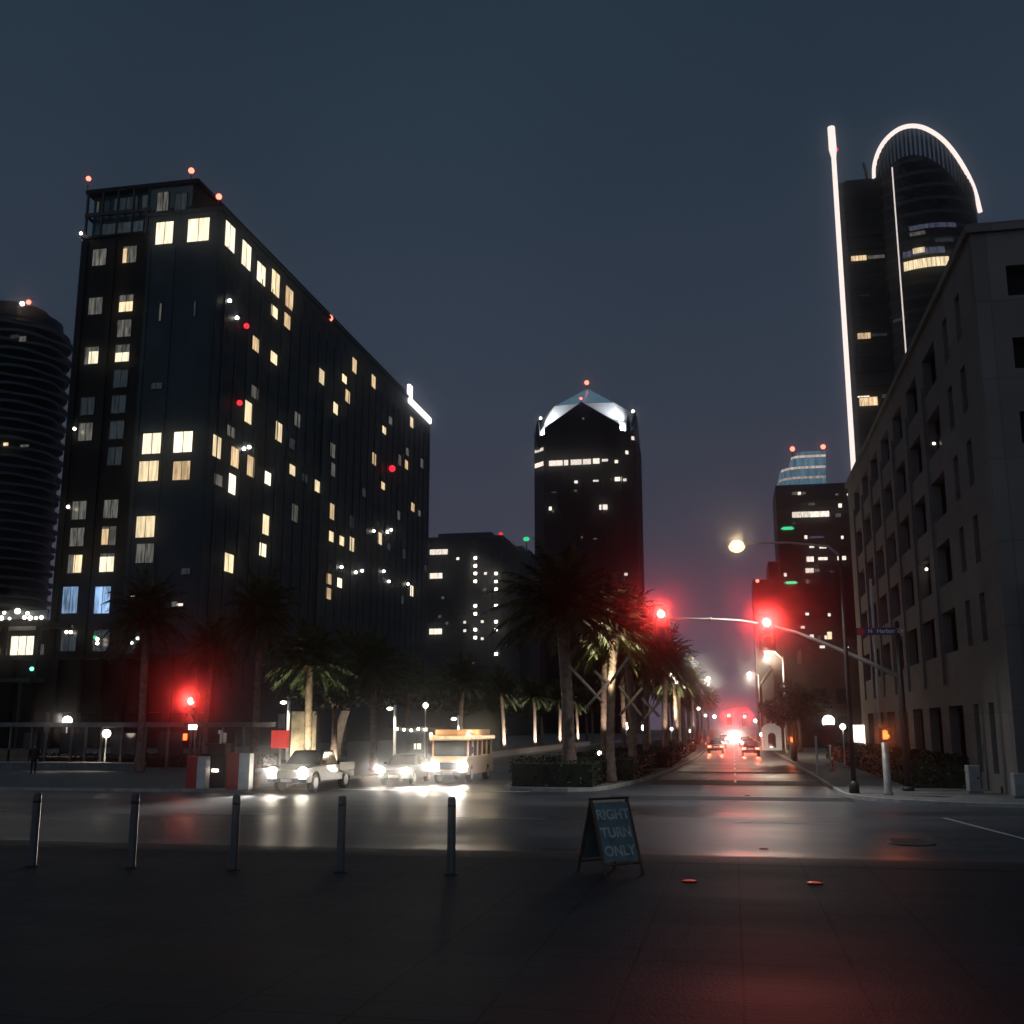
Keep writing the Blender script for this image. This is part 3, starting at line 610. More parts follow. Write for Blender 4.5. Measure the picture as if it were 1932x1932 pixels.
# ------------------------------------------------------------------ mid-rise office block with a grid of small lit windows
def grid_block():
    Y = 300.0; xl = pY(800, 1100, Y).x; xr = pY(947, 1100, Y).x; zt = pY(880, 1012, Y).z
    t = thing('office_block', 'mid-rise office block with dotted columns of small lit windows behind the hotel', 'office block', ((xl + xr) / 2, Y, 0))
    m = MB(); m.box(xl, xr, Y, Y + 26, 0, zt); m.box(xl + 3, xr - 4, Y + 4, Y + 20, zt, zt + 1.8)
    m.box(xl - .2, xr + .2, Y - .3, Y + 26, zt - 1, zt)
    W(m.build('wall', M['dimwall'], t), t)
    for (a, b, c_, d) in ((811, 845, 1036, 1047), (811, 835, 1081, 1092), (810, 834, 1186, 1197), (770, 806, 1288, 1297)):
        p = pY(a, d, Y); q = pY(b, c_, Y); window(t, 'y', (p.x + q.x) / 2, (p.z + q.z) / 2, q.x - p.x, q.z - p.z, Y, M['E_white'], 2)
    dots = [(897, y) for y in (1053, 1067.5, 1082, 1097, 1143, 1158, 1188, 1203)] + [(936, y) for y in (1082, 1097, 1112, 1143, 1173, 1188, 1234)] + [(877, 1174), (877, 1190), (864, 1054), (916, 1082), (910, 1173), (910, 1205), (835, 1128), (830, 1163), (843, 1176), (893, 1250), (915, 1112)]
    for px, py in dots:
        p = pY(px, py, Y); dim = py in (1128, 1163, 1176, 1250) or px == 915
        window(t, 'y', p.x, p.z, .85, .75, Y, M['E_dim'] if dim else M['E_globe'] if px in (897, 936) else M['E_white'], 0)
    p = pY(945, 1008, Y + 2); s = W(MB().tube([(p.x, p.y, zt - .2), p], .12, 6).build('warning_light', M['frame'], t), t); MB().ball(p, .6).build('lens', M['E_beaconr'], s)
    mb = MB()
    for px in (836, 850, 864, 877, 890.5, 904, 917, 930):
        for k in range(15):
            p = pY(px, 1053 + 15 * k, Y)
            if p.z < 8 or any(abs(px - a) < 6 and abs(1053 + 15 * k - b) < 8 for a, b in dots): continue
            mb.box(p.x - .4, p.x + .4, Y - .05, Y - .01, p.z - .38, p.z + .38)
    W(props(mb.build('window', M['glass'], t), 'unlit windows', kind='stuff'), t)
grid_block()
def grey_slab():
    Y = 340.0; xl = pY(930, 1100, Y).x; xr = pY(998, 1100, Y).x; zt = pY(970, 1040, Y).z
    t = thing('slab_tower', 'plain pale grey slab tower between the dotted office block and the crowned tower', 'tower', ((xl + xr) / 2, Y, 0))
    m = MB(); m.box(xl, xr, Y, Y + 20, 0, zt); m.box(xl + 1, xr - 3, Y + 3, Y + 14, zt, zt + 2.2)
    for k in range(12): m.box(xl - .1, xr + .1, Y - .25, Y, 6 + k * 4, 6.5 + k * 4)
    W(m.build('wall', M['greywall'], t), t)
    p = pY(993, 1017, Y - 1); s = W(MB().tube([(p.x, p.y + 1.5, zt - 1), (p.x, p.y, p.z)], .15, 6).build('roof_lamp', M['frame'], t), t); MB().ball(p, .9, sc=(1.2, 1, .8)).build('lens', M['E_green'], s)  # green streak built as a glowing ball above the roof
grey_slab()
# ------------------------------------------------------------------ arched tower with the light line, right
def led_tower():
    Y = 245.0
    xl = pY(1590, 345, Y).x; xr = pY(1668, 345, Y).x; zt = pY(1620, 342, Y).z
    prof = [(1649, 338), (1650, 312), (1659, 284), (1674, 262), (1696, 245), (1720, 239), (1746, 244), (1776, 263), (1800, 290), (1822, 325), (1838, 360), (1849, 402)]
    cx = (pY(1650, 350, Y).x + pY(1849, 402, Y).x) / 2; a = (pY(1849, 402, Y).x - pY(1650, 350, Y).x) / 2; b = 9.0; cy = Y + 4
    t = thing('arched_tower', 'tall dark tower outlined by a white light line and a glowing arch on its crown', 'skyscraper', (cx, cy, 0))
    def ysurf(x): u = max(-1, min(1, (x - cx) / a)); return cy - b * math.sqrt(max(0, 1 - u * u))
    P = []
    for px, py in prof:
        x = pY(px, py, Y).x; y = Y
        for _ in range(6): q = pY(px, py, y); y = ysurf(q.x)
        P.append(Vector((q.x, y, q.z)))
    # resample by plan angle
    def ztop(x):
        if x <= P[0].x: return P[0].z
        for k in range(len(P) - 1):
            if P[k].x <= x <= P[k + 1].x:
                f = (x - P[k].x) / max(1e-6, P[k + 1].x - P[k].x); f = f; return P[k].z + (P[k + 1].z - P[k].z) * f
        return P[-1].z
    m = MB(); n = 72; ring = []
    for j in range(n):
        an = 2 * math.pi * j / n; x = cx + a * math.cos(an); y = cy + b * math.sin(an); ring.append((x, y, ztop(x)))
    crown = 7.0
    for j in range(n):
        p, q = ring[j], ring[(j + 1) % n]
        m.face([(p[0], p[1], 0), (q[0], q[1], 0), (q[0], q[1], q[2] - crown), (p[0], p[1], p[2] - crown)], smooth=True)
    m.face([(p[0], p[1], p[2] - crown) for p in ring])
    W(m.build('rounded_wall', M['curtain'], t), t)
    m = MB()
    for k in range(46):     # spandrel bands
        z = 8 + k * 3.3
        for j in range(n):
            p, q = ring[j], ring[(j + 1) % n]
            if z + .5 > min(p[2], q[2]) - crown: continue
            o = 1.012
            m.face([(cx + (p[0] - cx) * o, cy + (p[1] - cy) * o, z), (cx + (q[0] - cx) * o, cy + (q[1] - cy) * o, z), (cx + (q[0] - cx) * o, cy + (q[1] - cy) * o, z + .8), (cx + (p[0] - cx) * o, cy + (p[1] - cy) * o, z + .8)], smooth=True)
    W(m.build('spandrel', M['dimwall'], t), t)
    m = MB()
    for j in range(n):      # crown screen of vertical fins, open between
        p = ring[j]; o = .99; x, y = cx + (p[0] - cx) * o, cy + (p[1] - cy) * o
        m.box(x - .16, x + .16, y - .25, y + .25, p[2] - crown - .2, p[2] - .1, rot=2 * math.pi * j / n)
    for j in range(n):
        p, q = ring[j], ring[(j + 1) % n]
        m.extr([(p[0], p[1], p[2] - crown - .6), (q[0], q[1], q[2] - crown - .6), (q[0], q[1], q[2] - crown), (p[0], p[1], p[2] - crown)], (0, 0, 0), (.0, .25, 0))
    W(m.build('crown_screen', M['dimwall'], t), t)
    # glowing arch
    pts = []
    for k in range(len(P) - 1):
        for s in range(4):
            f = s / 4; p0 = P[max(k - 1, 0)]; p1 = P[k]; p2 = P[k + 1]; p3 = P[min(k + 2, len(P) - 1)]
            pts.append(.5 * ((2 * p1) + (p2 - p0) * f + (2 * p0 - 5 * p1 + 4 * p2 - p3) * f * f + (3 * p1 - p0 - 3 * p2 + p3) * f ** 3))
    pts.append(P[-1]); m = MB(); m.tube([tuple(p - Vector((0, .35, 0))) for p in pts], .52, 8)
    W(m.build('light_arch', M['E_led'], t), t)
    # flat slab beside it with the light fin
    m = MB(); m.box(xl, xr, Y, Y + 16, 0, zt); m.box(xl + .6, xr, Y + 2, Y + 14, zt, zt + 1.5)
    for k in range(42):
        if 6.8 + k * 3.3 < zt: m.box(xl + .02, xr - .3, Y - .22, Y, 6 + k * 3.3, 6.75 + k * 3.3)
    m.box(xr - .9, xr + .6, Y - .5, Y + 3, 0, zt + .4)
    W(m.build('flat_wall', M['curtain'], t), t)
    p0 = pY(1614, 900, Y - .5); p1 = pY(1567, 240, Y - .5); fx = (p0.x + p1.x) / 2
    m = MB(); m.box(fx - .1, xl + .05, Y - .1, Y + .5, 0, zt); m.box(fx - .1, fx + .5, Y - .1, Y + .5, zt, p1.z)
    W(m.build('fin', M['frame'], t), t)
    m = MB(); m.tube([(fx, Y - .45, p0.z - 12), (fx, Y - .45, pY(1567, 300, Y).z), (fx - .1, Y - .45, pY(1567, 285, Y).z), (fx - .15, Y - .45, p1.z)], [.55, .55, .9, .85], 8)
    W(m.build('light_line', M['E_led'], t), t)
    q0 = pY(1680, 318, Y - .8); m = MB(); x_ = pY(1694, 500, Y - .8).x; m.box(x_ - .11, x_ + .11, Y - 4.2, Y - .55, 60, q0.z)
    s_ = MB(); yy = ysurf(x_) - .15; s_.box(x_ - .12, x_ + .12, yy - .1, yy + .3, 45, pY(1680, 316, yy).z); W(s_.build('seam_light', M['E_ledthin'], t), t)
    p = pY(1578, 283, Y); s = W(MB().box(p.x - .9, p.x + .1, p.y, p.y + .2, p.z - .3, p.z - .2).build('warning_light', M['frame'], t), t); MB().ball((p.x, p.y - .2, p.z), .45).build('lens', M['E_beaconr'], s)
    # mast on the slab roof
    p = pY(1632, 318, Y + 4); W(MB().tube([(p.x + .4, p.y, zt), (p.x + .1, p.y, p.z - .5), (p.x - .3, p.y, p.z + 1.4)], .35, 6).build('roof_mast', M['frame'], t), t)
    for (ax, bx_, y0, y1, mm) in ((1606, 1634, 482, 494, 'E_amber'), (1637, 1668, 481, 490, 'E_dim'), (1618, 1642, 628, 641, 'E_amber'), (1645, 1672, 629, 636, 'E_cold'), (1622, 1655, 749, 767, 'E_amber'), (1618, 1640, 747, 751, 'E_white'), (1665, 1672, 744, 752, 'E_dim'), (1622, 1640, 556, 560, 'E_cold')):
        p = pY(ax, y1, Y); q = pY(bx_, y0, Y); window(t, 'y', (p.x + q.x) / 2, (p.z + q.z) / 2, q.x - p.x, q.z - p.z, Y - .2, M[mm], 3)
    def band(pa, pb, py, h, mm, pm=1745):
        xm = pY(pm, py, cy - b).x; zc = pY(pm, py, ysurf(xm)).z; mb = MB(); k = 10; xs = [pY(pa + (pb - pa) * i / k, py, cy - b * .9).x for i in range(k + 1)]
        for i in range(k):
            u, v = xs[i], xs[i + 1] - .08; yu, yv = ysurf(u) - .14, ysurf(v) - .14
            mb.face([(u, yu, zc - h / 2), (v, yv, zc - h / 2), (v, yv, zc + h / 2), (u, yu, zc + h / 2)])
        W(mb.build('window', M[mm], t), t)
    band(1706, 1790, 496, 2.2, 'E_warm'); band(1704, 1782, 474, 1.5, 'E_bluegrey'); band(1722, 1744, 473, 1.3, 'E_warm', 1732); band(1716, 1745, 441, .9, 'E_dim', 1730); band(1715, 1805, 427, 1.1, 'E_bluegrey'); band(1762, 1800, 456, .9, 'E_cold'); band(1690, 1712, 603, .8, 'E_cold', 1700)
led_tower()

# ------------------------------------------------------------------ tower with the blue-lit rounded crown
def blue_crown_tower():
    Y = 330.0; X = lambda px, py=1000: pY(px, py, Y).x; Z = lambda py, px=1535: pY(px, py, Y).z
    xl, xr, xd = X(1467), X(1640), X(1478); zt = Z(913)
    t = thing('blue_crown_tower', 'dark tower with stepped pale blue lit crown beside the light line of the arched tower', 'skyscraper', ((xl + xr) / 2, Y, 0))
    m = MB(); m.box(xl, xr, Y, Y + 24, 0, zt)
    for k in range(40):
        z = 5 + k * 2.4
        if z < zt - 1: m.box(xl - .1, xr + .1, Y - .2, Y, z, z + .5)
    W(m.build('wall', M['curtain'], t), t)
    # lower shoulder on its left side
    m = MB(); xs = X(1421, 1130); m.box(xs, xl - .3, Y - 6, Y + 16, 0, Z(1098, 1440)); m.box(X(1449, 1080), xl - .3, Y - 4, Y + 14, Z(1098, 1440), Z(1063, 1455)); W(m.build('shoulder', M['curtain'], t), t)
    # three rounded tiers
    def tier(x0, x1, z0, z1, r, name, mm):
        P = [(x0 + r - r * math.sin(R(a)), Y + 2 + r - r * math.cos(R(a))) for a in range(0, 91, 15)]; P = [(x1, Y + 2)] + P + [(x0, Y + 18), (x1, Y + 18)]
        mb = MB(); mb.prism(P[::-1], z0, z1); W(mb.build(name, mm, t), t); return P
    rows = [(1470, 1560, 913, 896, 6), (1474, 1560, 896, 877, 6), (1494, 1560, 877, 856, 3), (1504, 1559, 856, 848, 2)]
    for (a, b_, y0, y1, r) in rows:
        P = tier(X(a, y0), X(b_, y0), Z(y0), Z(y1), r, 'crown_tier', M['E_crown'])
        if y1 > 850:
            mb = MB(); z = Z(y1)
            for i in range(len(P) - 4): mb.extr([(P[i][0], P[i][1] - .15, z - .6), (P[i + 1][0], P[i + 1][1] - .15, z - .6), (P[i + 1][0], P[i + 1][1] - .15, z + .1), (P[i][0], P[i][1] - .15, z + .1)], (0, 0, 0), (0, .1, 0))
            W(mb.build('crown_light', M['E_dim'] if y1 == 856 else M['E_panel'] if y1 == 896 else M['E_amber'], t), t) if False else W(mb.build('crown_light', M['E_bandlight'], t), t)
    for px, py in ((1495, 847), (1553, 843)):
        p = pY(px, py, Y + 3); s = W(MB().tube([(p.x, p.y + (1 if px < 1500 else 0), p.z - 3), p], .15, 6).build('warning_light', M['frame'], t), t); MB().ball(p, .75).build('lens', M['E_beacon'], s)
    L = [(1494, 1503, 928, 934, 'E_dim'), (1505, 1511, 928, 934, 'E_white'), (1514, 1520, 928, 933, 'E_dim'), (1576, 1582, 931, 935, 'E_dim'), (1598, 1606, 931, 935, 'E_white'), (1516, 1521, 949, 953, 'E_cold'), (1525, 1537, 949, 953, 'E_dim'), (1582, 1588, 950, 958, 'E_white'), (1495, 1528, 965, 977, 'E_white'), (1529, 1564, 964, 976, 'E_white'), (1577, 1586, 968, 976, 'E_dim'),
         (1518, 1523, 1010, 1017, 'E_white'), (1527, 1555, 1011, 1016, 'E_bluegrey'), (1587, 1591, 1011, 1017, 'E_white'), (1527, 1536, 1030, 1034, 'E_white'), (1546, 1559, 1029, 1035, 'E_white'), (1522, 1535, 1050, 1060, 'E_white'), (1544, 1561, 1051, 1057, 'E_white'), (1580, 1596, 1049, 1057, 'E_white'), (1520, 1535, 1072, 1081, 'E_white'), (1538, 1546, 1073, 1079, 'E_dim'),
         (1479, 1484, 1081, 1088, 'E_white'), (1521, 1528, 1093, 1101, 'E_dim'), (1520, 1526, 1156, 1161, 'E_white'), (1562, 1567, 1157, 1163, 'E_white'), (1511, 1518, 1181, 1186, 'E_white'), (1528, 1535, 1197, 1205, 'E_white'), (1543, 1548, 1199, 1206, 'E_dim'), (1556, 1560, 1199, 1206, 'E_white'), (1561, 1569, 1192, 1206, 'E_warm'), (1547, 1556, 1218, 1224, 'E_white'), (1592, 1601, 1220, 1228, 'E_white'),
         (1505, 1522, 1240, 1250, 'E_white'), (1523, 1540, 1240, 1250, 'E_hot'), (1556, 1560, 1242, 1246, 'E_dim'), (1524, 1530, 1222, 1230, 'E_dim'), (1560, 1580, 1236, 1240, 'E_cold'), (1566, 1572, 1076, 1080, 'E_bluegrey'), (1496, 1500, 985, 989, 'E_bluegrey')]
    for (a, b_, y0, y1, mm) in L:
        p = pY(a, y1, Y - .2); q = pY(b_, y0, Y - .2); window(t, 'y', (p.x + q.x) / 2, (p.z + q.z) / 2, q.x - p.x, q.z - p.z, Y - .2, M[mm], 1 if b_ - a > 10 else 0)
    for (a, b_, y0, y1) in ((1474, 1498, 993, 1001), (1480, 1505, 1096, 1103)):
        p = pY(a, y1, Y - .5); q = pY(b_, y0, Y - .5); mb = MB(); mb.box(p.x, q.x, Y - .7, Y - .21, p.z + .4, q.z - .4); mb.box(p.x + .5, q.x - .5, Y - .8, Y - .7, p.z + .1, q.z - .1); W(mb.build('green_sign', M['E_green'], t), t)  # green streaks built as glowing bars on the wall
    p = pY(1429, 1096, Y - 6.5); s = W(MB().tube([(p.x, p.y, p.z - 2), p], .12, 6).build('warning_light', M['frame'], t), t); MB().ball(p, .5).build('lens', M['E_beacon'], s)
M['E_bandlight'] = emit('crown_band_light', (1, .78, .68), .55, vary=.5, vscale=.6)
blue_crown_tower()

# ------------------------------------------------------------------ low brown building closing the right side of the boulevard
def brown_building():
    Y = 150.0; x0, x1 = 5.6, 40.0; zt = pY(1530, 1262, Y).z
    t = thing('brown_building', 'low plain brown building beyond the pale stucco building at the pavement', 'building', ((x0 + x1) / 2, Y, 0))
    m = MB(); m.box(x0, x1, Y, Y + 60, 0, zt); m.box(x0 - .3, x1, Y - .3, Y + 60, zt, zt + .6); m.box(x0 + 4, x0 + 12, Y + 4, Y + 14, zt + .6, zt + 3)
    for k in range(5): m.box(x0 + 1 + k * 3, x0 + 1.5 + k * 3, Y - .25, Y, 0, zt)
    W(m.build('wall', M['brownwall'], t), t)
    for k in range(4):
        for z in (3.2, 6.8): window(t, 'y', x0 + 2.8 + 3 * k, z, 1.6, 1.9, Y, M['glass'], 1)
brown_building()

# ------------------------------------------------------------------ pale stucco building on the right with deep-set windows
def stucco_building():
    XR, Y0 = 10.9, 46.5; Y1 = pX(1604, 1000, XR).y; ZT = pX(1750, 604, XR).z; ZT = (ZT + 2 * pY(1858, 427, Y0).z) / 3
    t = thing('stucco_building', 'large pale stucco building with deep-set dark windows along the boulevard', 'building', (XR + 20, (Y0 + Y1) / 2, 0))
    st = 3.45; zc0 = pX(1728, 867, XR).z
    rows = []
    k = -6
    zc = zc0 - 6 * st
    while zc < ZT - 2:
        if zc > 5.4: rows.append((zc - 1.05, zc + 1.05))
        zc += st
    rows = [(.9, 3.9)] + rows
    def az(px): return math.tan(math.atan((px - 966) / 2070) - PSI)
    n0, n1 = pX(1816.5, 707, XR).y, pX(1793, 752, XR).y; cols = [(n0 - .5, n0 + .5), (n1 - .5, n1 + .5)]
    ys = [pX(*q, XR).y for q in ((1761.5, 812), (1728, 867), (1700, 914), (1676, 952), (1656, 984), (1639, 1014), (1623, 1039))]; dy = (ys[-1] - ys[0]) / 6; y = ys[0]
    while y < Y1 - 2.5: cols.append((y - dy * .31, y + dy * .31)); y += dy
    m = MB(); DEP = .55
    def facade(cols, u0, u1, fx, rows=rows):
        us = [u0] + [v for c in cols for v in c] + [u1]; zs = [0] + [v for r in rows for v in r] + [ZT]
        for i in range(len(us) - 1):
            for j in range(len(zs) - 1):
                a, b, c, d = us[i], us[i + 1], zs[j], zs[j + 1]
                if i % 2 and j % 2:
                    A = [fx(a, c, 0), fx(b, c, 0), fx(b, d, 0), fx(a, d, 0)]; B = [fx(a, c, DEP), fx(b, c, DEP), fx(b, d, DEP), fx(a, d, DEP)]
                    for q in range(4): m.face([A[q], A[(q + 1) % 4], B[(q + 1) % 4], B[q]])
                    fr = MB(); pn = MB()
                    def slab_(mb, p, q, r, s, o0, o1):
                        mb.v += [fx(p, r, o0), fx(q, r, o0), fx(q, s, o0), fx(p, s, o0), fx(p, r, o1), fx(q, r, o1), fx(q, s, o1), fx(p, s, o1)]; i0 = len(mb.v) - 8
                        for f in ((0, 1, 2, 3), (7, 6, 5, 4), (0, 4, 5, 1), (1, 5, 6, 2), (2, 6, 7, 3), (3, 7, 4, 0)): mb.f.append(tuple(i0 + g for g in f)); mb.mi.append(0); mb.sm.append(False)
                    slab_(fr, a + .01, a + .07, c + .01, d - .01, DEP - .1, DEP); slab_(fr, b - .07, b - .01, c + .01, d - .01, DEP - .1, DEP); slab_(fr, a + .07, b - .07, d - .07, d - .01, DEP - .1, DEP); slab_(fr, a + .07, b - .07, c + .01, c + .07, DEP - .1, DEP)
                    if b - a > 1.5: slab_(fr, (a + b) / 2 - .03, (a + b) / 2 + .03, c + .07, d - .07, DEP - .09, DEP - .01)
                    w_ = W(fr.build('window', M['frame'], t), t); slab_(pn, a + .005, b - .005, c + .005, d - .005, DEP - .02, DEP + .02); pn.build('pane', M['void'], w_)
                else: m.face([fx(a, c, 0), fx(b, c, 0), fx(b, d, 0), fx(a, d, 0)])
    facade(cols, Y0, Y1, lambda u, z, o: (XR + o, u, z))
    xw = pY(1921, 528, Y0).x
    zf = pY(1921, 528, Y0).z; sf = (zf - pY(1925, 665, Y0).z); fr_ = sorted((zf - sf * k - .68, zf - sf * k + .68) for k in range(-1, 7) if zf - sf * k > 9.6 and zf - sf * k + 1 < ZT); fc = [(xw - .45, xw + 1.6)] + [(xw + 5.6 * k - 1.2, xw + 5.6 * k + 1.3) for k in range(1, 4)]
    facade(fc, XR, XR + 45, lambda u, z, o: (u, Y0 + o, z), fr_)
    m.face([(XR + 45, Y0, 0), (XR + 45, Y1, 0), (XR + 45, Y1, ZT), (XR + 45, Y0, ZT)]); m.face([(XR, Y1, 0), (XR + 45, Y1, 0), (XR + 45, Y1, ZT), (XR, Y1, ZT)]); m.face([(XR, Y0, ZT - .3), (XR + 45, Y0, ZT - .3), (XR + 45, Y1, ZT - .3), (XR, Y1, ZT - .3)])
    # shallow pilasters between the wide windows
    for c in cols[2:]: m.box(XR - .12, XR - .002, c[1] + .25, c[1] + .75, 5.0, ZT - 3)
    W(m.build('wall', M['stucco'], t), t)
    m = MB(); m.box(XR - .22, XR + 45.2, Y0 - .22, Y0 - .003, ZT - .25, ZT + .12); m.box(XR - .22, XR - .003, Y0 - .003, Y1 + .2, ZT - .25, ZT + .12); m.box(XR - .1, XR + 45, Y0 - .1, Y0 + .4, ZT + .12, ZT + .2)
    W(m.build('cornice', M['stucco'], t), t)
    zb = pY(1892, 1112, Y0).z; m = MB(); m.box(XR + 1.0, XR + 45, Y0 - 1.0, Y0 - .02, 0, zb); m.box(XR + .9, XR + 45, Y0 - 1.15, Y0 - .02, zb, zb + .25)  # darker block set over the lower front
    W(m.build('stone_base', M['stucco_base'], t), t)
    m = MB(); p = pX(1652, 1150, XR); m.tube([(XR - .22, p.y, pX(1650, 1090, XR).z), (XR - .22, p.y, 1.0)], .10, 8); W(m.build('downpipe', M['white'], t), t)  # lamp-lit pole set on the wall, brightness put into white paint
    # lit shopfront near the far end of the ground floor
    m = MB(); ya = pX(1634, 1400, XR).y; yb = pX(1610, 1400, XR).y
    for k in range(3): u = ya + (yb - ya) * k / 3; m.box(XR - .10, XR - .04, u + .2, u + (yb - ya) / 3 - .2, .6, 3.0)
    s = W(m.build('shopfront', M['E_shop'], t), t)
    for px, py in ((1762, 837), (1769, 930), (1748, 1074), (1760, 1373)):  # glints in the window glass built as tiny glowing balls
        p = pX(px, py, XR + .3); s = W(MB().box(p.x - .02, p.x + .2, p.y - .04, p.y + .04, p.z + .1, p.z + .16).build('wall_lamp', M['frame'], t), t); MB().ball(p, .075).build('globe', M['E_globe'], s)
stucco_building()

# ------------------------------------------------------------------ trees
def palm_parts(root, H, r, nf, seed, lean=(0, 0), tr=.26):
    rnd = random.Random(seed)
    tk = MB(); pts = []; rad = []; n = int(H / .22)
    for k in range(n + 1):
        f = k / n; z = H * f; pts.append((lean[0] * f * f, lean[1] * f * f, z)); rad.append((tr * (1.35 - .5 * min(1, f * 4)) if f < .25 else tr * .85 + tr * .25 * max(0, (f - .85) / .15)) * (1.06 if k % 2 else .95))
    tk.tube(pts, rad, 10, smooth=True); tk.build('trunk', M['bark'], root)
    cr = MB(); top = Vector((lean[0], lean[1], H))
    for i in range(nf):
        az = i * 2.39996 + rnd.uniform(-.2, .2); el = R(80 - 100 * (i / nf) + rnd.uniform(-8, 8)); L = r * rnd.uniform(.9, 1.15)
        d = Vector((math.cos(az) * math.cos(el), math.sin(az) * math.cos(el), math.sin(el))); p = top.copy(); seg = 9; path = [p.copy()]; sag = rnd.uniform(.10, .17)
        for k in range(seg):
            d = (d + Vector((0, 0, -sag * (.5 + k * .16)))).normalized(); p = p + d * (L / seg); path.append(p.copy())
        cr.tube([tuple(q) for q in path], [.035 * (1 - .8 * k / seg) for k in range(seg + 1)], 4, cap=False)
        for k in range(1, seg + 1):
            t_ = (path[k] - path[k - 1]).normalized(); sd = t_.cross(Vector((0, 0, 1)))
            if sd.length < .05: sd = Vector((1, 0, 0))
            sd.normalize(); up = sd.cross(t_)
            for q in range(4):
                base = path[k - 1].lerp(path[k], q / 4 + rnd.uniform(0, .1)); fl = (k - 1 + q / 4) / seg; ll = r * .19 * (math.sin(math.pi * min(1, .12 + fl * .95)) ** .6 + .12) * rnd.uniform(.8, 1.15)
                for sg in (-1, 1):
                    tip = base + (sd * sg * .8 + t_ * .55 + up * rnd.uniform(-.35, .25) + Vector((0, 0, -.25))).normalized() * ll
                    w = t_ * .05 + up * .012
                    cr.face([base - w, base + w, tip])
    cr.build('crown', M['frond'], root)
PALM = []
for s_ in range(3):
    PALM.append(None)
def palm(loc, H, r, label, group, seed, variant=None, lean=(0, 0), nf=84):
    """first of each variant is built at unit scale 9 m, further ones are copies"""
    v = seed % 3 if variant is None else variant
    if PALM[v] is None:
        t = thing('palm_tree', label, 'palm tree', loc, rnd_.uniform(0, 6), group); palm_parts(t, 7.4, 3.1, nf, 11 + v, lean=((.3, 0), (-.2, .3), (.1, -.25))[v]); PALM[v] = t
        t.scale = (r / 3.1, r / 3.1, H / 7.4); return t
    t = dup(PALM[v], loc, rnd_.uniform(0, 6), label, (r / 3.1, r / 3.1, H / 7.4)); t['group'] = group; return t
rnd_ = random.Random(5)
gA = 'palms in the median hedge'; gB = 'palms along the left pavement'; gC = 'palms in the plaza before the hotel'
px_ = lambda px, Y: Y * math.tan(math.atan((px - 966) / 2070) - PSI)
med = [(px_(1074, 52), 52, 8.2, 4.0, 'biggest dark palm silhouette, standing first in the median in front of the crowned tower'), (px_(1150, 55), 55, 7.3, 3.0, 'palm with a rough reddish trunk just right of the biggest median palm'), *[((-7.9 if k % 2 else -5.3) + .35 * math.sin(k * 2.3), 59 + 6.6 * k + .012 * k ** 2.6, 7.3 + .5 * math.sin(k * 1.7) + .012 * k, 2.65 + .25 * math.cos(k * 1.3), None) for k in range(24)]]
for i, (x, y, H, r, lb) in enumerate(med):
    palm((x, y, .15), H, r, lb or f'shorter palm in the boulevard median, number {i + 1} counted from the intersection', gA, i)
lefts = [(582, -22.6, 6.2, 2.9), (706, -22.6, 6.4, 2.9), (868, -22.6, 6.4, 2.9), (951, -22.6, 6.2, 2.7), (1009, -22.6, 6.2, 2.7), (1056, -22.6, 6.3, 2.8), (1090, -22.6, 6.3, 2.8), (1118, -22.6, 6.3, 2.8)]
LP = []
lab = ['palm with a pale lit trunk behind the pickup, its fronds lit greenish', 'palm with a dark trunk behind the sedan headlights', 'palm with a pale lit trunk rising behind the orange shuttle bus']
for i, (px, X, H, r) in enumerate(lefts):
    Y = X / math.tan(math.atan((px - 966) / 2070) - PSI); LP.append((X, Y))
    palm((X, Y, .14), H, r, lab[i] if i < 3 else f'palm with a white uplit trunk foot beyond the shuttle bus, {ORD[i - 3]} of the receding row', gB, i + 1)
for (px, py, d, H, r, lb) in ((494, 1120, 72, 9.6, 3.0, 'tall dark palm silhouette left of the pale lit trunk, behind the pickup'), (284, 1120, 67, 9.0, 2.9, 'dark palm silhouette between the red post signal and the park shelter'), (700, 1240, 68, 6.0, 2.4, None), (398, 1180, 92, 9.0, 2.8, 'dim palm in the plaza right behind the red post signal'), (655, 1200, 100, 8.6, 3.0, 'dim palm in the plaza between the greenish palm and the sedan')):
    if lb is None: continue
    p = pD(px, py, d); palm((p.x, p.y, .14), H, r, lb, gC, int(px))

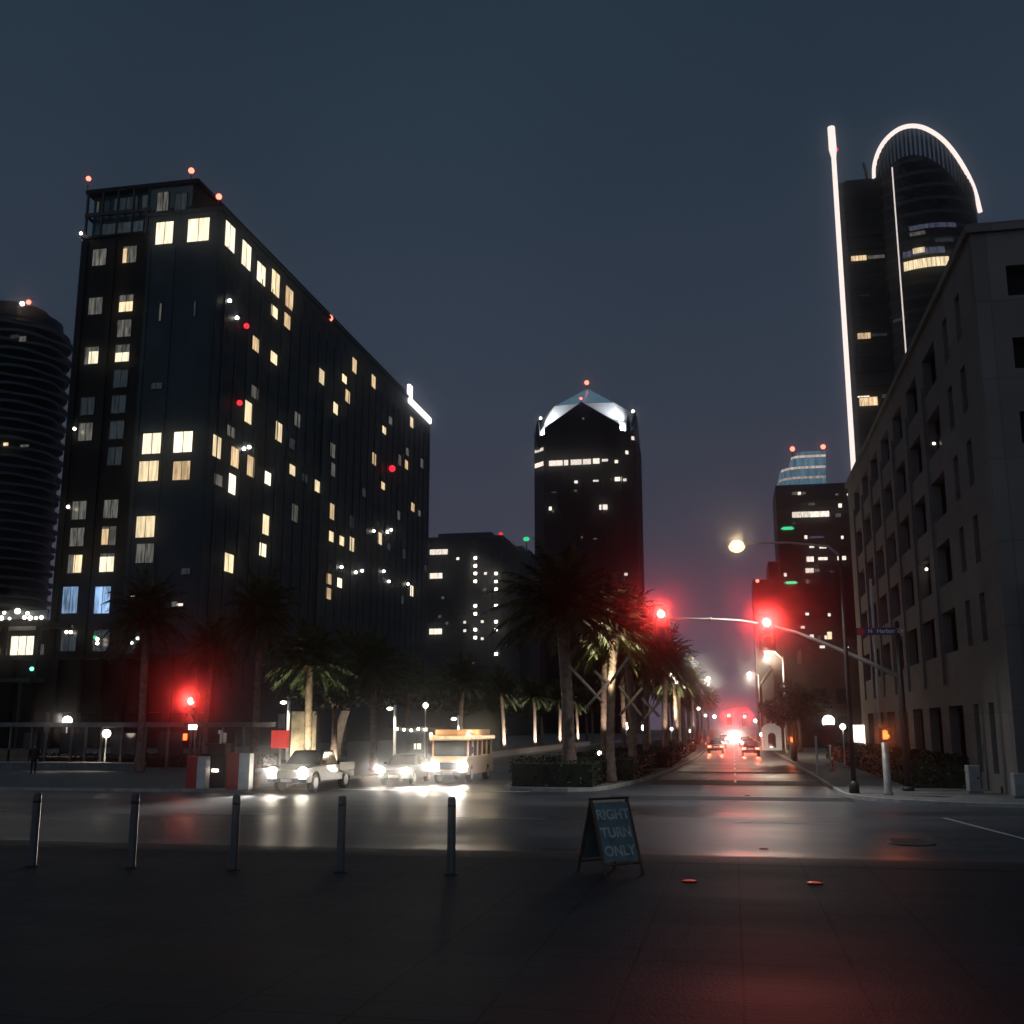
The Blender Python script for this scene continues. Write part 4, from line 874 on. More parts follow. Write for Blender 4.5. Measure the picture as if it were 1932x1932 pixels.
def leafy(root, c, r, n, seed, m, trunk_h, tr=.16, flat=.75):
    rnd = random.Random(seed); tk = MB(); tk.tube([(0, 0, 0), (.05, 0, trunk_h * .5), (-.05, .05, trunk_h)], [tr * 1.3, tr, tr * .8], 9)
    for k in range(6):
        a = k * 1.05; e = Vector((math.cos(a) * r * .55, math.sin(a) * r * .55, c + rnd.uniform(-.2, .5) * r * .5)); tk.tube([(-.05, .05, trunk_h - .1), tuple(Vector((0, 0, trunk_h)).lerp(e, .5) + Vector((0, 0, .2))), tuple(e)], [tr * .6, tr * .4, .03], 6)
    tk.build('trunk', M['bark'], root)
    cl = [(Vector((rnd.gauss(0, .45), rnd.gauss(0, .45), rnd.gauss(0, .32) * flat)) * r, rnd.uniform(.3, .55) * r) for _ in range(16)]
    cr = MB()
    for k in range(n):
        o, rr = rnd.choice(cl); d = Vector((rnd.gauss(0, 1), rnd.gauss(0, 1), rnd.gauss(0, 1))).normalized() * rr * rnd.uniform(.5, 1) ** .5; p = o + Vector((d.x, d.y, d.z * flat)) + Vector((0, 0, c))
        u = Vector((rnd.gauss(0, 1), rnd.gauss(0, 1), rnd.gauss(0, 1))).normalized(); v = u.cross(Vector((rnd.gauss(0, 1), rnd.gauss(0, 1), rnd.gauss(0, 1)))).normalized(); s = rnd.uniform(.1, .2)
        cr.face([p - u * s, p - v * s * .6, p + u * s, p + v * s * .6])
    cr.build('crown', m, root)
t = thing('street_tree', 'small dark broad-crowned tree on the right pavement before the brown building', 'tree', (px_(1497, 92), 92, .14), 0, 'broad-crowned trees'); leafy(t, 4.6, 2.3, 2600, 3, M['leaf'], 3.2)
TREE = t
for (x, y, s, lb) in ((-25.5, 84, 1.35, 'dark broad tree behind the orange shuttle bus'), (-26, 104, 1.3, 'dark broad tree left of the first white uplit palm'), (-27, 128, 1.4, 'dark broad tree between the uplit palms and the dotted office block'), (-26, 150, 1.3, 'dark broad tree left of the median, below the slab tower'), (-27, 72, 1.25, 'dark broad tree behind the sedan'), (-25, 190, 1.5, 'dark broad tree at the far end of the uplit palm row'), (7.2, 126, 1.15, 'dark broad tree on the right pavement beyond the lit white kiosk')):
    q = dup(TREE, (x, y, .14), rnd_.uniform(0, 6), lb, s)

def hedge(name, label, boxes, n, seed, leafsize=(.05, .11)):
    rnd = random.Random(seed); m = MB(); tot = sum((b[1] - b[0]) * (b[3] - b[2]) + 2 * ((b[1] - b[0]) + (b[3] - b[2])) * b[4] for b in boxes)
    for (x0, x1, y0, y1, h) in boxes:
        m.box(x0 + .12, x1 - .12, y0 + .12, y1 - .12, .1, h - .12)
        k_ = int(n * ((x1 - x0) * (y1 - y0) + 2 * ((x1 - x0) + (y1 - y0)) * h) / tot)
        for k in range(k_):
            f = rnd.random(); top = (x1 - x0) * (y1 - y0); sx = (x1 - x0) * h; sy = (y1 - y0) * h; q = f * (top + 2 * sx + 2 * sy)
            # nearer leaves are sampled more densely
            ry = y0 + (y1 - y0) * (rnd.random() ** 1.8 if y1 - y0 > 20 else rnd.random()); rx = rnd.uniform(x0, x1); rz = rnd.uniform(.15, h)
            if q < top: p = Vector((rx, ry, h))
            elif q < top + 2 * sx: p = Vector((rx, rnd.choice((y0, y0, y1)), rz))
            else: p = Vector((rnd.choice((x0, x1)), ry, rz))
            p += Vector((rnd.gauss(0, .05), rnd.gauss(0, .05), rnd.gauss(0, .06)))
            u = Vector((rnd.gauss(0, 1), rnd.gauss(0, 1), rnd.gauss(0, 1))).normalized(); v = u.cross(Vector((rnd.gauss(0, 1), rnd.gauss(0, 1), rnd.gauss(0, 1)))).normalized(); s = rnd.uniform(*leafsize)
            m.face([p - u * s, p - v * s * .6, p + u * s, p + v * s * .6])
    return props(m.build(name, M['hedgeleaf']), label, 'hedge')
hedge('hedge', 'long dark clipped hedge filling the boulevard median', [(-10.3, -6.3, 50.4, 57, 1.3), (-9.2, -5.0, 57.05, 75, 1.3), (-8.4, -4.3, 75.05, 130, 1.3)], 10000, 1)
hedge('hedge', 'dark hedge along the foot of the pale stucco building on the boulevard side', [(7.9, 10.3, 53, 100, 1.5)], 6000, 2)
hedge('hedge', 'low dark hedge before the front of the pale stucco building', [(12.0, 40, 43.9, 45.1, 1.0)], 5000, 3)
hedge('hedge', 'low dark hedge behind the lit kerb wall by the park shelter', [(-60, -31.0, 69.5, 72, .9)], 5000, 4)
# ------------------------------------------------------------------ street lamps
def street_lamp(base, arm, H, label, lens=.24, group='street lamps over the boulevard', pm='galv'):
    """arm: signed reach in x"""
    t = thing('street_lamp', label, 'street lamp', base, 0, group); s = 1 if arm > 0 else -1
    m = MB(); m.lathe([(.22, 0), (.2, .35), (.12, .5)], 12); m.tube([(0, 0, .4), (0, 0, H * .5), (0, 0, H - .35)], [.11, .09, .07], 10); m.build('pole', M[pm], t)
    m = MB(); m.tube([(0, 0, H - .6), (s * .5, 0, H - .15), (arm * .5, 0, H + .08), (arm - s * .3, 0, H + .10)], [.06, .055, .05, .045], 8); m.build('arm', M['galv'], t)
    m = MB(); m.ball((arm, 0, H + .08), .3, sc=(1.45, .75, .42)); h = m.build('lamp_head', M['galv'], t); MB().ball((arm, 0, H - .02), lens, sc=(1.1, 1, .85)).build('lens', M['E_lamp'], h); return t
Yn = 48.6; q = pY(1390, 1030, Yn)
street_lamp((4.9, Yn, .14), q.x - 4.9, q.z - .14, 'nearest street lamp, its warm lamp on a long arm over the road', .33, pm='bronze')
spot('street_lamp_light', (q.x, Yn, q.z - .35), (q.x, Yn - 2, 0), 3000, (1, .98, .96), 140, .9, .22)
spot('street_lamp_light', (q.x, Yn - .5, q.z - .05), (0, 0, 9), 2200, (1, .70, .36), 16, 1, .09)
for (px, py, X, arm, lb) in ((1455, 1232, 5.0, -1.4, 'second street lamp on the right pavement, beyond the red signals'), (1418, 1270, 4.9, -1.6, 'third street lamp on the right pavement'), (1278, 1225, -6.5, 1.2, 'first street lamp rising out of the median palms'), (1308, 1242, -6.3, 1.2, 'second street lamp rising out of the median palms'), (1339, 1280, -5.6, 1.3, 'farthest and brightest street lamp above the median')):
    xl = X + arm; Y = (xl) / (math.tan(math.atan((px - 966) / 2070) - PSI)); z = pY(px, py, Y).z
    street_lamp((X, Y, .14), arm, z - .1, lb, .42 if px == 1339 else .3)
    point('street_lamp_light', (xl, Y, z - .6), 1500, (1, .82, .6), .25)

def globe_lamp(px, py, Y, label, r=.2, mname='E_globe', base=.14, X=None):
    p = pY(px, py, Y); t = thing('globe_lamp', label, 'lamp', (p.x, p.y, base), 0, 'globe lamps on posts')
    h = p.z - base; m = MB(); m.lathe([(.12, 0), (.1, .25), (.05, .3), (.045, h - r)], 10); m.build('post', M['galv'], t); MB().ball((0, 0, h), r).build('globe', M[mname], t); return p
globe_lamp(1181, 1370, 85, 'globe lamp just right of the reddish palm trunk', .27)
globe_lamp(1216, 1373, 103, 'globe lamp between the second and third trunk gaps of the median palms', .3)
globe_lamp(1267, 1375, 148, 'small globe lamp among the crowded median trunks', .2)
globe_lamp(1300, 1379, 205, 'farthest small globe lamp among the median palms', .3)
globe_lamp(1563, 1361, 71, 'large white globe lamp above the dark red round sign', .38)
globe_lamp(1590, 1371, 80, 'smaller white globe lamp right of the dark red round sign', .2)
globe_lamp(1131, 1421, 62, 'lowest globe lamp at the foot of the biggest median palm', .12)
globe_lamp(803, 1331, 80, 'globe lamp above the glass pavilion', .2)
pl = globe_lamp(127, 1360, 72, 'broad white globe lamp above the roof of the park shelter', .34)
spot('globe_light', (pl.x, pl.y - .8, pl.z + .1), (pl.x + 1, pl.y - 5, 0), 350, (1, .86, .72), 100, .8, .25)
pl = globe_lamp(201, 1384, 66, 'white globe lamp under the edge of the park shelter', .27)
spot('globe_light', (pl.x, pl.y - .6, pl.z - .1), (pl.x, pl.y - 1.5, 0), 350, (1, .86, .72), 110, .8, .2)

def park_lamp(px, ptop, pbase, Y, label):
    p = pY(px, ptop, Y); t = thing('park_lamp', label, 'lamp post', (p.x, Y, .14), 0, 'white park lamp posts'); h = p.z - .14
    m = MB(); m.lathe([(.16, 0), (.16, .12), (.11, .15), (.10, h)], 12); m.build('post', M['white'], t)
    m = MB(); m.box(-.55, .02, -.05, .05, h - .2, h - .13); a = m.build('arm', M['white'], t); MB().ball((-.42, 0, h - .27), .17, sc=(1.3, 1, .6)).build('lens', M['E_globe'], a)
    spot('park_lamp_light', (p.x - .42, Y - .45, p.z - .55), (p.x + .1, Y, 0), 220, (1, .87, .68), 110, .6, .1)
park_lamp(546, 1318, 1440, 70, 'white lit lamp post beside the red square sign'); park_lamp(746, 1330, 1440, 76, 'white lit lamp post beside the glass pavilion'); park_lamp(866, 1350, 1440, 84, 'white lit lamp post over the roof of the shuttle bus')

# ------------------------------------------------------------------ traffic signals
def signal_head(parent, x, y, z, on=0, name='signal_head', s=1.0):
    m = MB(); m.box(x - .17 * s, x + .17 * s, y, y + .22, z - .86 * s, z + .2 * s); h = m.build(name, M['black'], parent, .02)
    m = MB(); m.box(x - .3 * s, x + .3 * s, y + .1, y + .13, z - 1.0 * s, z + .34 * s); m.build('backplate', M['black'], h)
    for k in range(3):
        zz = z - .33 * k * s; m = MB(); m.disc((x, y + .01, zz), (0, -1, 0), .14 * s, .04, 18); m.build('lens', M['E_red'] if k == on else M['glass'], h)
        m = MB(); n = 12
        for j in range(n):
            a0, a1 = math.pi * (1.12 * j / n - .06), math.pi * (1.12 * (j + 1) / n - .06); rr = .165 * s
            P = [(x + rr * math.cos(a0), y, zz + rr * math.sin(a0)), (x + rr * math.cos(a1), y, zz + rr * math.sin(a1)), (x + rr * math.cos(a1), y - .2, zz + rr * math.sin(a1)), (x + rr * math.cos(a0), y - .2, zz + rr * math.sin(a0))]
            m.face(P); m.face([tuple(Vector(q) * 1 + Vector(((q[0] - x) * .05, 0, (q[2] - zz) * .05))) for q in P[::-1]])
        m.build('visor', M['black'], h)
    return h
REDC = (1, .05, .04)
def mast():
    b = pZ(1714, 1492, .14); Y = b.y; rel = lambda px, py: (lambda p: (p.x - b.x, 0, p.z - .14))(pY(px, py, Y))
    t = thing('mast_signal', 'long curved mast arm with two glowing red signals reaching over the road', 'traffic signal', (b.x, Y, .14))
    m = MB(); m.lathe([(.26, 0), (.26, .12), (.19, .2)], 14); top = rel(1700, 1176)[2]; m.tube([(0, 0, .1), (0, 0, top * .5), (0, 0, top)], [.15, .13, .10], 12); m.lathe([(.12, top), (.06, top + .1)], 10); m.build('pole', M['bronze'], t)
    m = MB(); A = [rel(1704, 1278), rel(1640, 1250), rel(1560, 1216), rel(1500, 1193), rel(1446, 1179), rel(1395, 1171), rel(1340, 1168), rel(1290, 1167), rel(1250, 1168)]
    A[0] = (0, 0, A[0][2]); m.tube(A, [.11, .10, .09, .08, .07, .065, .06, .055, .05], 10); m.tube([(A[6][0] - .05, 0, A[6][2]), (A[6][0] + .07, 0, A[6][2])], .085, 10); m.build('mast_arm', M['galv'], t)
    for px, py in ((1446, 1176), (1248, 1160)):
        p = rel(px, py); signal_head(t, p[0], -.34, p[2] + .0, s=1.25)
        P = Vector((b.x + p[0], Y - .62, .14 + p[2])); spot('signal_light', P, (P.x * .12, 0, P.z - .5), RED_P * (1.2 if px > 1400 else .8), REDC, 21 if px > 1400 else 16, 1.0, .25)
    # street name plate on the pole
    p0, p1 = rel(1614, 1199), rel(1702, 1184); m = MB(); m.box(p0[0], -.02, -.20, -.14, p0[2], p1[2]); pl_ = m.build('name_plate', M['signblue'], t, .01)
    cx = (p0[0]) / 2 + .18; h = p1[2] - p0[2]
    x_ = p0[0] + .52
    for wd in ('N', 'Harbor', 'Dr'):
        o_ = text_mesh('lettering', wd, h * .8, M['white'], pl_, Matrix.Translation((x_, -.204, (p0[2] + p1[2]) / 2)) @ Matrix.Rotation(R(90), 4, 'X'), align='LEFT', bold=.01)
        x_ += max(v.co.x for v in o_.data.vertices) + (.2 if wd == 'N' else .1)
    m = MB(); m.disc((p0[0] + .22, -.2, (p0[2] + p1[2]) / 2), (0, -1, 0), h * .5, .012, 18); e = m.build('emblem', M['red'], pl_)
    p = rel(1658, 1172); return t
RED_P = 7500
mast()
def post_signal():
    b = pZ(363, 1480, .14); Y = b.y; z = pY(367, 1323, Y).z - .14; x = pY(367, 1323, Y).x - b.x
    t = thing('post_signal', 'red traffic signal on a short post left of the red and white pylons', 'traffic signal', (b.x, Y, .14))
    m = MB(); m.lathe([(.2, 0), (.18, .3), (.07, .36), (.06, z + .25)], 12); m.build('post', M['black'], t); signal_head(t, x, -.34, z, s=1.2)
    P = Vector((b.x + x, Y - .62, .14 + z)); spot('signal_light', P, (0, 0, 6.5), RED_P * .5, REDC, 13, 1.0, .22)
    hp = pY(355, 1391, Y); m = MB(); m.box(hp.x - b.x - .22, hp.x - b.x + .22, -.3, -.12, hp.z - .36, hp.z + .1); w = m.build('walk_signal', M['black'], t, .02); MB().box(hp.x - b.x - .1, hp.x - b.x + .1, -.315, -.30, hp.z - .27, hp.z + .03).build('hand_lens', M['E_hand'], w)
    for (px, py, wd, hh) in ((366, 1372, .42, .22),):
        q = pY(px, py, Y - .2); m = MB(); m.box(q.x - b.x - wd / 2, q.x - b.x + wd / 2, -.34, -.31, q.z - .14 - hh / 2, q.z - .14 + hh / 2); m.build('sign_plate', M['E_globe'], t)
    return t
post_signal()
globe_lamp(1348, 1352, 230, 'tiny far globe lamp left of the far red signals', .35)
globe_lamp(1425, 1360, 150, 'globe lamp on the right pavement left of the lit kiosk', .22)
globe_lamp(1437, 1386, 170, 'lower globe lamp on the right pavement near the lit kiosk', .3)
globe_lamp(1362, 1388, 260, 'lowest far globe lamp at the end of the median', .3)
def walk_post(px, pbase, ph, label, s=1.0, strong=True):
    b = pZ(px, pbase, .14); z = pY(px, ph, b.y).z - .14
    t = thing('walk_signal', label, 'pedestrian signal', (b.x, b.y, .14), 0, 'pedestrian signals'); m = MB(); m.lathe([(.19, 0), (.19, .1), (.15, .2), (.145, z + .2)], 14); m.build('post', M['galv'], t)
    m = MB(); m.box(-.22 * s, .22 * s, -.36, -.16, z - .24 * s, z + .24 * s); h = m.build('housing', M['black'], t, .02)
    m = MB(); # raised hand symbol: palm, four fingers and a thumb
    k = .62 * s; m.box(-.13 * k, .11 * k, -.372, -.361, z - .22 * k, z + .02 * k)
    for i, l in enumerate((.18, .22, .2, .15)): m.box(-.13 * k + i * .062 * k, -.08 * k + i * .062 * k, -.372, -.361, z + .02 * k, z + .02 * k + l * k)
    m.box(.11 * k, .19 * k, -.372, -.361, z - .14 * k, z - .02 * k); m.build('hand_lens', M['E_hand'], h)
    if strong: spot('walk_light', (b.x, b.y - .5, z + .14), (b.x * .3, 0, 6), 160, (1, .2, .05), 30, 1, .08)
walk_post(1676, 1500, 1386, 'orange hand pedestrian signal on a thick post at the corner', 1.25)
walk_post(1495, 1432, 1395, 'small distant red hand pedestrian signal on the right pavement', 1.2)
def far_mast():
    Y = 172.0; t = thing('mast_signal', 'distant mast arm with two red signals far down the boulevard', 'traffic signal', (4.9, Y, .14)); m = MB(); m.tube([(0, 0, 0), (0, 0, 5.6)], .12, 8); m.build('pole', M['galv'], t); m = MB(); m.tube([(0, 0, 5.2), (-3, 0, 5.6), (-6.2, 0, 5.7)], .07, 8); m.build('mast_arm', M['galv'], t)
    for px, py in ((1375, 1350), (1405, 1352)):
        p = pY(px, py, Y); signal_head(t, p.x - 4.9, -.3, p.z - .14, s=1.5); spot('signal_light', (p.x, Y - .9, p.z), (0, 0, 3), 2600, REDC, 14, 1, .2)
    p = pY(1378, 1366, Y)
far_mast()

# ------------------------------------------------------------------ vehicles (local +x forward, origin on the ground)
def arcpts(cx, r, z0, n=7): return [(cx + r * math.cos(math.pi * k / n), z0 + r * math.sin(math.pi * k / n)) for k in range(n + 1)]
def on(q, u0, u1, v0, v1, o=.006):
    a, b, c, d = [Vector(p) for p in q]; nrm = (b - a).cross(d - a).normalized() * o
    f = lambda u, v: (a.lerp(b, u)).lerp(d.lerp(c, u), v) + nrm
    return [f(u0, v0), f(u1, v0), f(u1, v1), f(u0, v1)]
def wheel(parent, x, y, r, w):
    s = 1 if y > 0 else -1; m = MB(); m.tube([(x, y - s * w, r), (x, y - s * .03, r), (x, y, r)], [r, r, r * .93], 22); o = m.build('wheel', M['tyre'], parent)
    m = MB(); m.tube([(x, y - s * .02, r), (x, y + s * .012, r)], r * .62, 18)
    m.build('rim', M['rim'], o)
def cabin(root, xb0, xb1, xt0, xt1, zb, zt, wb, wt, paint, panes):
    """xb0<xb1 rear/front at the waist, xt at the roof; panes: side window spans"""
    B = [Vector((xb0, -wb, zb)), Vector((xb1, -wb, zb)), Vector((xb1, wb, zb)), Vector((xb0, wb, zb))]; T = [Vector((xt0, -wt, zt)), Vector((xt1, -wt, zt)), Vector((xt1, wt, zt)), Vector((xt0, wt, zt))]
    m = MB(); i = 0; m.v += [tuple(p) for p in B + T]
    for f in ((0, 3, 2, 1), (4, 5, 6, 7), (0, 1, 5, 4), (1, 2, 6, 5), (2, 3, 7, 6), (3, 0, 4, 7)): m.f.append(f); m.mi.append(0); m.sm.append(False)
    c = m.build('cabin', paint, root, .04)
    def pane(q, u0, u1, v0, v1, nm): g = MB(); g.face(on(q, u0, u1, v0, v1, .012)); g.build(nm, M['glass'], root)
    pane([B[1], B[2], T[2], T[1]], .06, .94, .1, .92, 'windscreen'); pane([B[3], B[0], T[0], T[3]], .08, .92, .15, .9, 'rear_window')
    for (u0, u1) in panes:
        pane([B[0], B[1], T[1], T[0]], u0, u1, .12, .9, 'side_window'); pane([B[2], B[3], T[3], T[2]], 1 - u1, 1 - u0, .12, .9, 'side_window')
def lamp(root, x, y, z, r, mname, nm, fwd=1, sy=1.0):
    m = MB(); m.tube([(x, y, z), (x + fwd * .03, y, z), (x + fwd * .06, y, z)], [r * 1.1, r, r * .7], 16); m.build(nm, M[mname], root)
def head_spots(root, x, ys, z, power, ang, loc, aim=9, col=(1, .93, .82)):
    ca, sa = math.cos(ang), math.sin(ang)
    for y in ys:
        P = Vector((loc[0] + (x + .16) * ca - y * sa, loc[1] + (x + .16) * sa + y * ca, loc[2] + z)); T = Vector((P.x + aim * ca, P.y + aim * sa, 0)); spot('headlight_beam', P, T, power, col, 34, .95, .06)
        G = P + Vector((.05 * ca, .05 * sa, 0)); spot('headlight_glare', G, (G.x * .15, 0, 6.5), GLARE_P, (1, .86, .68), 13.5, .9, .19)
def plate(root, x, z, fwd=1):
    m = MB(); m.box(x - .01, x + .01, -.26, .26, z - .07, z + .07); m.build('number_plate', M['white'], root)
def pickup(loc, ang):
    t = thing('pickup_truck', 'silver pickup truck with glaring headlights entering the intersection', 'pickup truck', loc, ang)
    P = [(2.62, .42), (2.72, .62), (2.68, .95), (2.55, 1.06), (1.3, 1.16), (-.85, 1.14), (-.86, .80), (-2.66, .80), (-2.7, .5), (-2.5, .45)] + [(x, z) for x, z in arcpts(-1.72, .47, .42)][::-1] + [(x, z) for x, z in arcpts(1.72, .47, .42)][::-1]
    m = MB(); m.extr([(x, 0, z) for x, z in P], (0, -.94, 0), (0, .94, 0)); m.build('body', M['silver'], t, .03)
    m = MB(); m.box(-2.7, -.86, -.94, -.86, .81, 1.22); m.box(-2.7, -.86, .86, .94, .81, 1.22); m.build('bed_side', M['silver'], t, .02)
    m = MB(); m.box(-2.72, -2.64, -.855, .855, .6, 1.22); m.build('tailgate', M['silver'], t, .02)
    cabin(t, -.84, 1.32, -.62, .55, 1.12, 1.78, .88, .72, M['silver'], ((.06, .44), (.47, .90)))
    m = MB(); m.box(2.70, 2.76, -.52, .52, .68, .95)
    for k in range(4): m.box(2.755, 2.775, -.5, .5, .70 + .06 * k, .725 + .06 * k)
    m.build('grille', M['black'], t); m = MB(); m.box(2.66, 2.82, -.95, .95, .44, .62); m.build('bumper', M['chrome'], t, .03); m = MB(); m.box(-2.84, -2.7, -.9, .9, .48, .62); m.build('bumper', M['chrome'], t, .03)
    for s in (-1, 1):
        lamp(t, 2.68, s * .73, .84, .24, 'E_head', 'headlight'); lamp(t, 2.76, s * .6, .52, .06, 'glass', 'fog_lamp'); m = MB(); m.box(-2.73, -2.70, s * .78, s * .93, .85, 1.15); m.build('tail_light', M['red'], t)
        m = MB(); m.box(.95, 1.12, s * .93, s * 1.12, 1.2, 1.36); m.build('mirror', M['black'], t, .02); m = MB(); m.box(.1, .28, s * .90, s * .955, 1.0, 1.03); m.build('door_handle', M['chrome'], t)
        for x in (1.72, -1.72): wheel(t, x, s * .93, .39, .26)
    plate(t, 2.83, .53); head_spots(t, 2.75, (-.73, .73), .84, HEAD_P, ang, loc, 5.5)
def sedan(loc, ang, label, paint, front=True, group=None, spots=True, tails=True):
    t = thing('car', label, 'car', loc, ang, group)
    P = [(2.1, .3), (2.22, .5), (2.12, .72), (1.9, .8), (.9, .92), (-1.5, .95), (-2.15, .92), (-2.22, .6), (-2.1, .32)] + [(x, z) for x, z in arcpts(-1.32, .38, .3)][::-1] + [(x, z) for x, z in arcpts(1.36, .38, .3)][::-1]
    m = MB(); m.extr([(x, 0, z) for x, z in P], (0, -.88, 0), (0, .88, 0)); m.build('body', paint, t, .04)
    cabin(t, -1.7, 1.0, -1.05, .25, .91, 1.44, .80, .60, paint, ((.1, .47), (.5, .88)))
    m = MB(); m.box(2.18, 2.24, -.45, .45, .42, .6); m.build('grille', M['black'], t)
    for s in (-1, 1):
        lamp(t, 2.12, s * .66, .64, .19, 'E_head' if front else 'glass', 'headlight'); m = MB(); m.box(-2.24, -2.18, s * .45, s * .84, .66, .84); m.build('tail_light', M['E_tail'] if tails else M['red'], t); m = MB(); m.box(.55, .72, s * .86, s * 1.02, .95, 1.07); m.build('mirror', M['black'], t, .02)
        for x in (1.36, -1.32): wheel(t, x, s * .87, .32, .22)
    plate(t, -2.235, .72) if not front else plate(t, 2.245, .42)
    if front and spots: head_spots(t, 2.2, (-.66, .66), .64, HEAD_P * .16, ang, loc, 5)
    return t
def shuttle(loc, ang):
    t = thing('shuttle_bus', 'orange and cream shuttle bus with lit roof edge behind the sedan', 'bus', loc, ang)
    P = [(3.35, .45), (3.45, .8), (3.4, 1.2), (3.2, 1.32), (3.05, 1.36), (-3.3, 1.36), (-3.35, .5), (-3.2, .42)] + [(x, z) for x, z in arcpts(-2.0, .5, .42)][::-1] + [(x, z) for x, z in arcpts(2.2, .5, .42)][::-1]
    m = MB(); m.extr([(x, 0, z) for x, z in P], (0, -1.1, 0), (0, 1.1, 0)); m.build('body', M['orange'], t, .04)
    m = MB()
    for x in (3.0, 1.9, .7, -.5, -1.7, -2.95): m.box(x - .08, x + .08, -1.08, -1.0, 1.36, 2.15); m.box(x - .08, x + .08, 1.0, 1.08, 1.36, 2.15)
    m.build('window_post', M['orange'], t)
    m = MB(); m.box(-3.0, 2.98, -1.03, 1.03, 1.362, 2.15); m.build('side_window', M['glass'], t)
    m = MB(); m.box(2.99, 3.04, -.95, .95, 1.42, 2.1); m.build('windscreen', M['glass'], t)
    m = MB(); m.box(-3.3, 3.3, -1.2, 1.2, 2.15, 2.42); m.box(-2.9, 2.8, -1.0, 1.0, 2.42, 2.72); m.build('roof', M['orange'], t, .05)
    m = MB()
    for s in (-1, 1): m.box(-3.28, 3.28, s * 1.203, s * 1.215, 2.22, 2.38)
    m.box(3.303, 3.315, -1.15, 1.15, 2.22, 2.38); m.build('lit_sign_band', M['E_marker2'], t)
    for y in (-1.1, 1.1): MB().ball((3.3, y, 2.46), .1).build('marker_lamp', M['E_marker'], t)
    m = MB(); m.box(3.42, 3.5, -.5, .5, .7, 1.05); m.build('grille', M['black'], t); m = MB(); m.box(3.38, 3.6, -1.1, 1.1, .42, .62); m.build('bumper', M['chrome'], t, .03)
    for s in (-1, 1):
        lamp(t, 3.44, s * .84, .86, .25, 'E_head', 'headlight'); m = MB(); m.box(2.9, 3.05, s * 1.12, s * 1.36, 1.5, 1.85); m.build('mirror', M['black'], t, .02)
        for x in (2.2, -2.0): wheel(t, x, s * 1.08, .42, .28)
    plate(t, 3.61, .52); head_spots(t, 3.5, (-.84, .84), .86, HEAD_P, ang, loc, 5.5)
    return t
HEAD_P = 5500; GLARE_P = 1400
M['E_marker2'] = emit('lit_roof_band', (1, .72, .42), 1.1, vary=.35)
p = pZ(541, 1496); aT = R(-93); L = 2.7; pickup((p.x - L * math.cos(aT), p.y - L * math.sin(aT), .01), aT)
p = pZ(742, 1481); sedan((p.x, p.y + 2.2, .01), R(-90), 'dark sedan with bright headlights between the pickup and the shuttle bus', M['darkcar'], True, tails=False)
p = pZ(846, 1479); sb = shuttle((p.x, p.y + 3.1, .01), R(-91)); sb.scale = (.86, .9, 1)
for dx, dy in ((-1.25, -.25), (1.25, -.25), (1.5, 2.5)): point('shuttle_roof_light', (p.x + dx, p.y + dy, 2.75), 55, (1, .8, .52), .08)
far = [(1.6, 112, M['darkcar'], 'nearest distant car in the right lane with glowing red tail lights'), (-1.9, 122, M['silver'], 'silver distant car in the left lane with glowing red tail lights'), (1.7, 139, M['redcar'], 'dark red car queued behind the far red signals in the right lane'), (-1.8, 148, M['darkcar'], 'dark car queued behind the far red signals in the left lane'), (1.6, 160, M['silver'], 'silver car standing first at the far red signals'), (-1.7, 196, M['darkcar'], 'farthest car, beyond the far red signals')]
for x, y, pt, lb in far:
    sedan((x, y, .01), R(90), lb, pt, False, 'cars driving away down the boulevard')
    for s in (-.65, .65): spot('tail_light_glow', (x + s, y - 2.45, .75), (x + s * .5, y - 30, .2), 300, (1, .10, .05), 60, .8, .05)
on_ = sedan((0.2, 232, .01), R(-90), 'white-glaring oncoming car at the very end of the boulevard', M['silver'], True, None, False, False)
for s in (-.66, .66): spot('headlight_beam', (.2 + s, 232 - 2.5, .65), (0, 60, 6), 2600, (1, .9, .75), 8, .9, .25)

# ------------------------------------------------------------------ bollards and the folding sign on the waterfront pavement
for i, (px, pt, pb) in enumerate(((60, 1497, 1635), (247, 1497, 1638), (440, 1500, 1642), (642, 1502, 1646), (851, 1505, 1650))):
    b = pZ(px, pb, PLZ); 
    if i == 0:
        b0 = thing('bollard', '', 'bollard', b, 0, 'bollards along the pavement edge'); h = 1.14
        m = MB(); m.lathe([(.075, 0), (.066, .04), (.063, h - .05), (.058, h - .015), (.04, h)], 20); m.build('post', M['bollard'], b0)
        m = MB(); m.lathe([(.11, 0), (.11, .012), (.075, .016)], 20); m.build('base_plate', M['iron'], b0); m = MB(); m.lathe([(.0645, h - .15), (.0645, h - .11)], 20); m.build('band', M['black'], b0); o = b0
    else: o = dup(b0, b)
    o['label'] = f'slim dark bollard, {ORD[i]} of the row counted from the park shelter side' if i < 4 else 'slim dark bollard nearest the folding sign, last of the row'
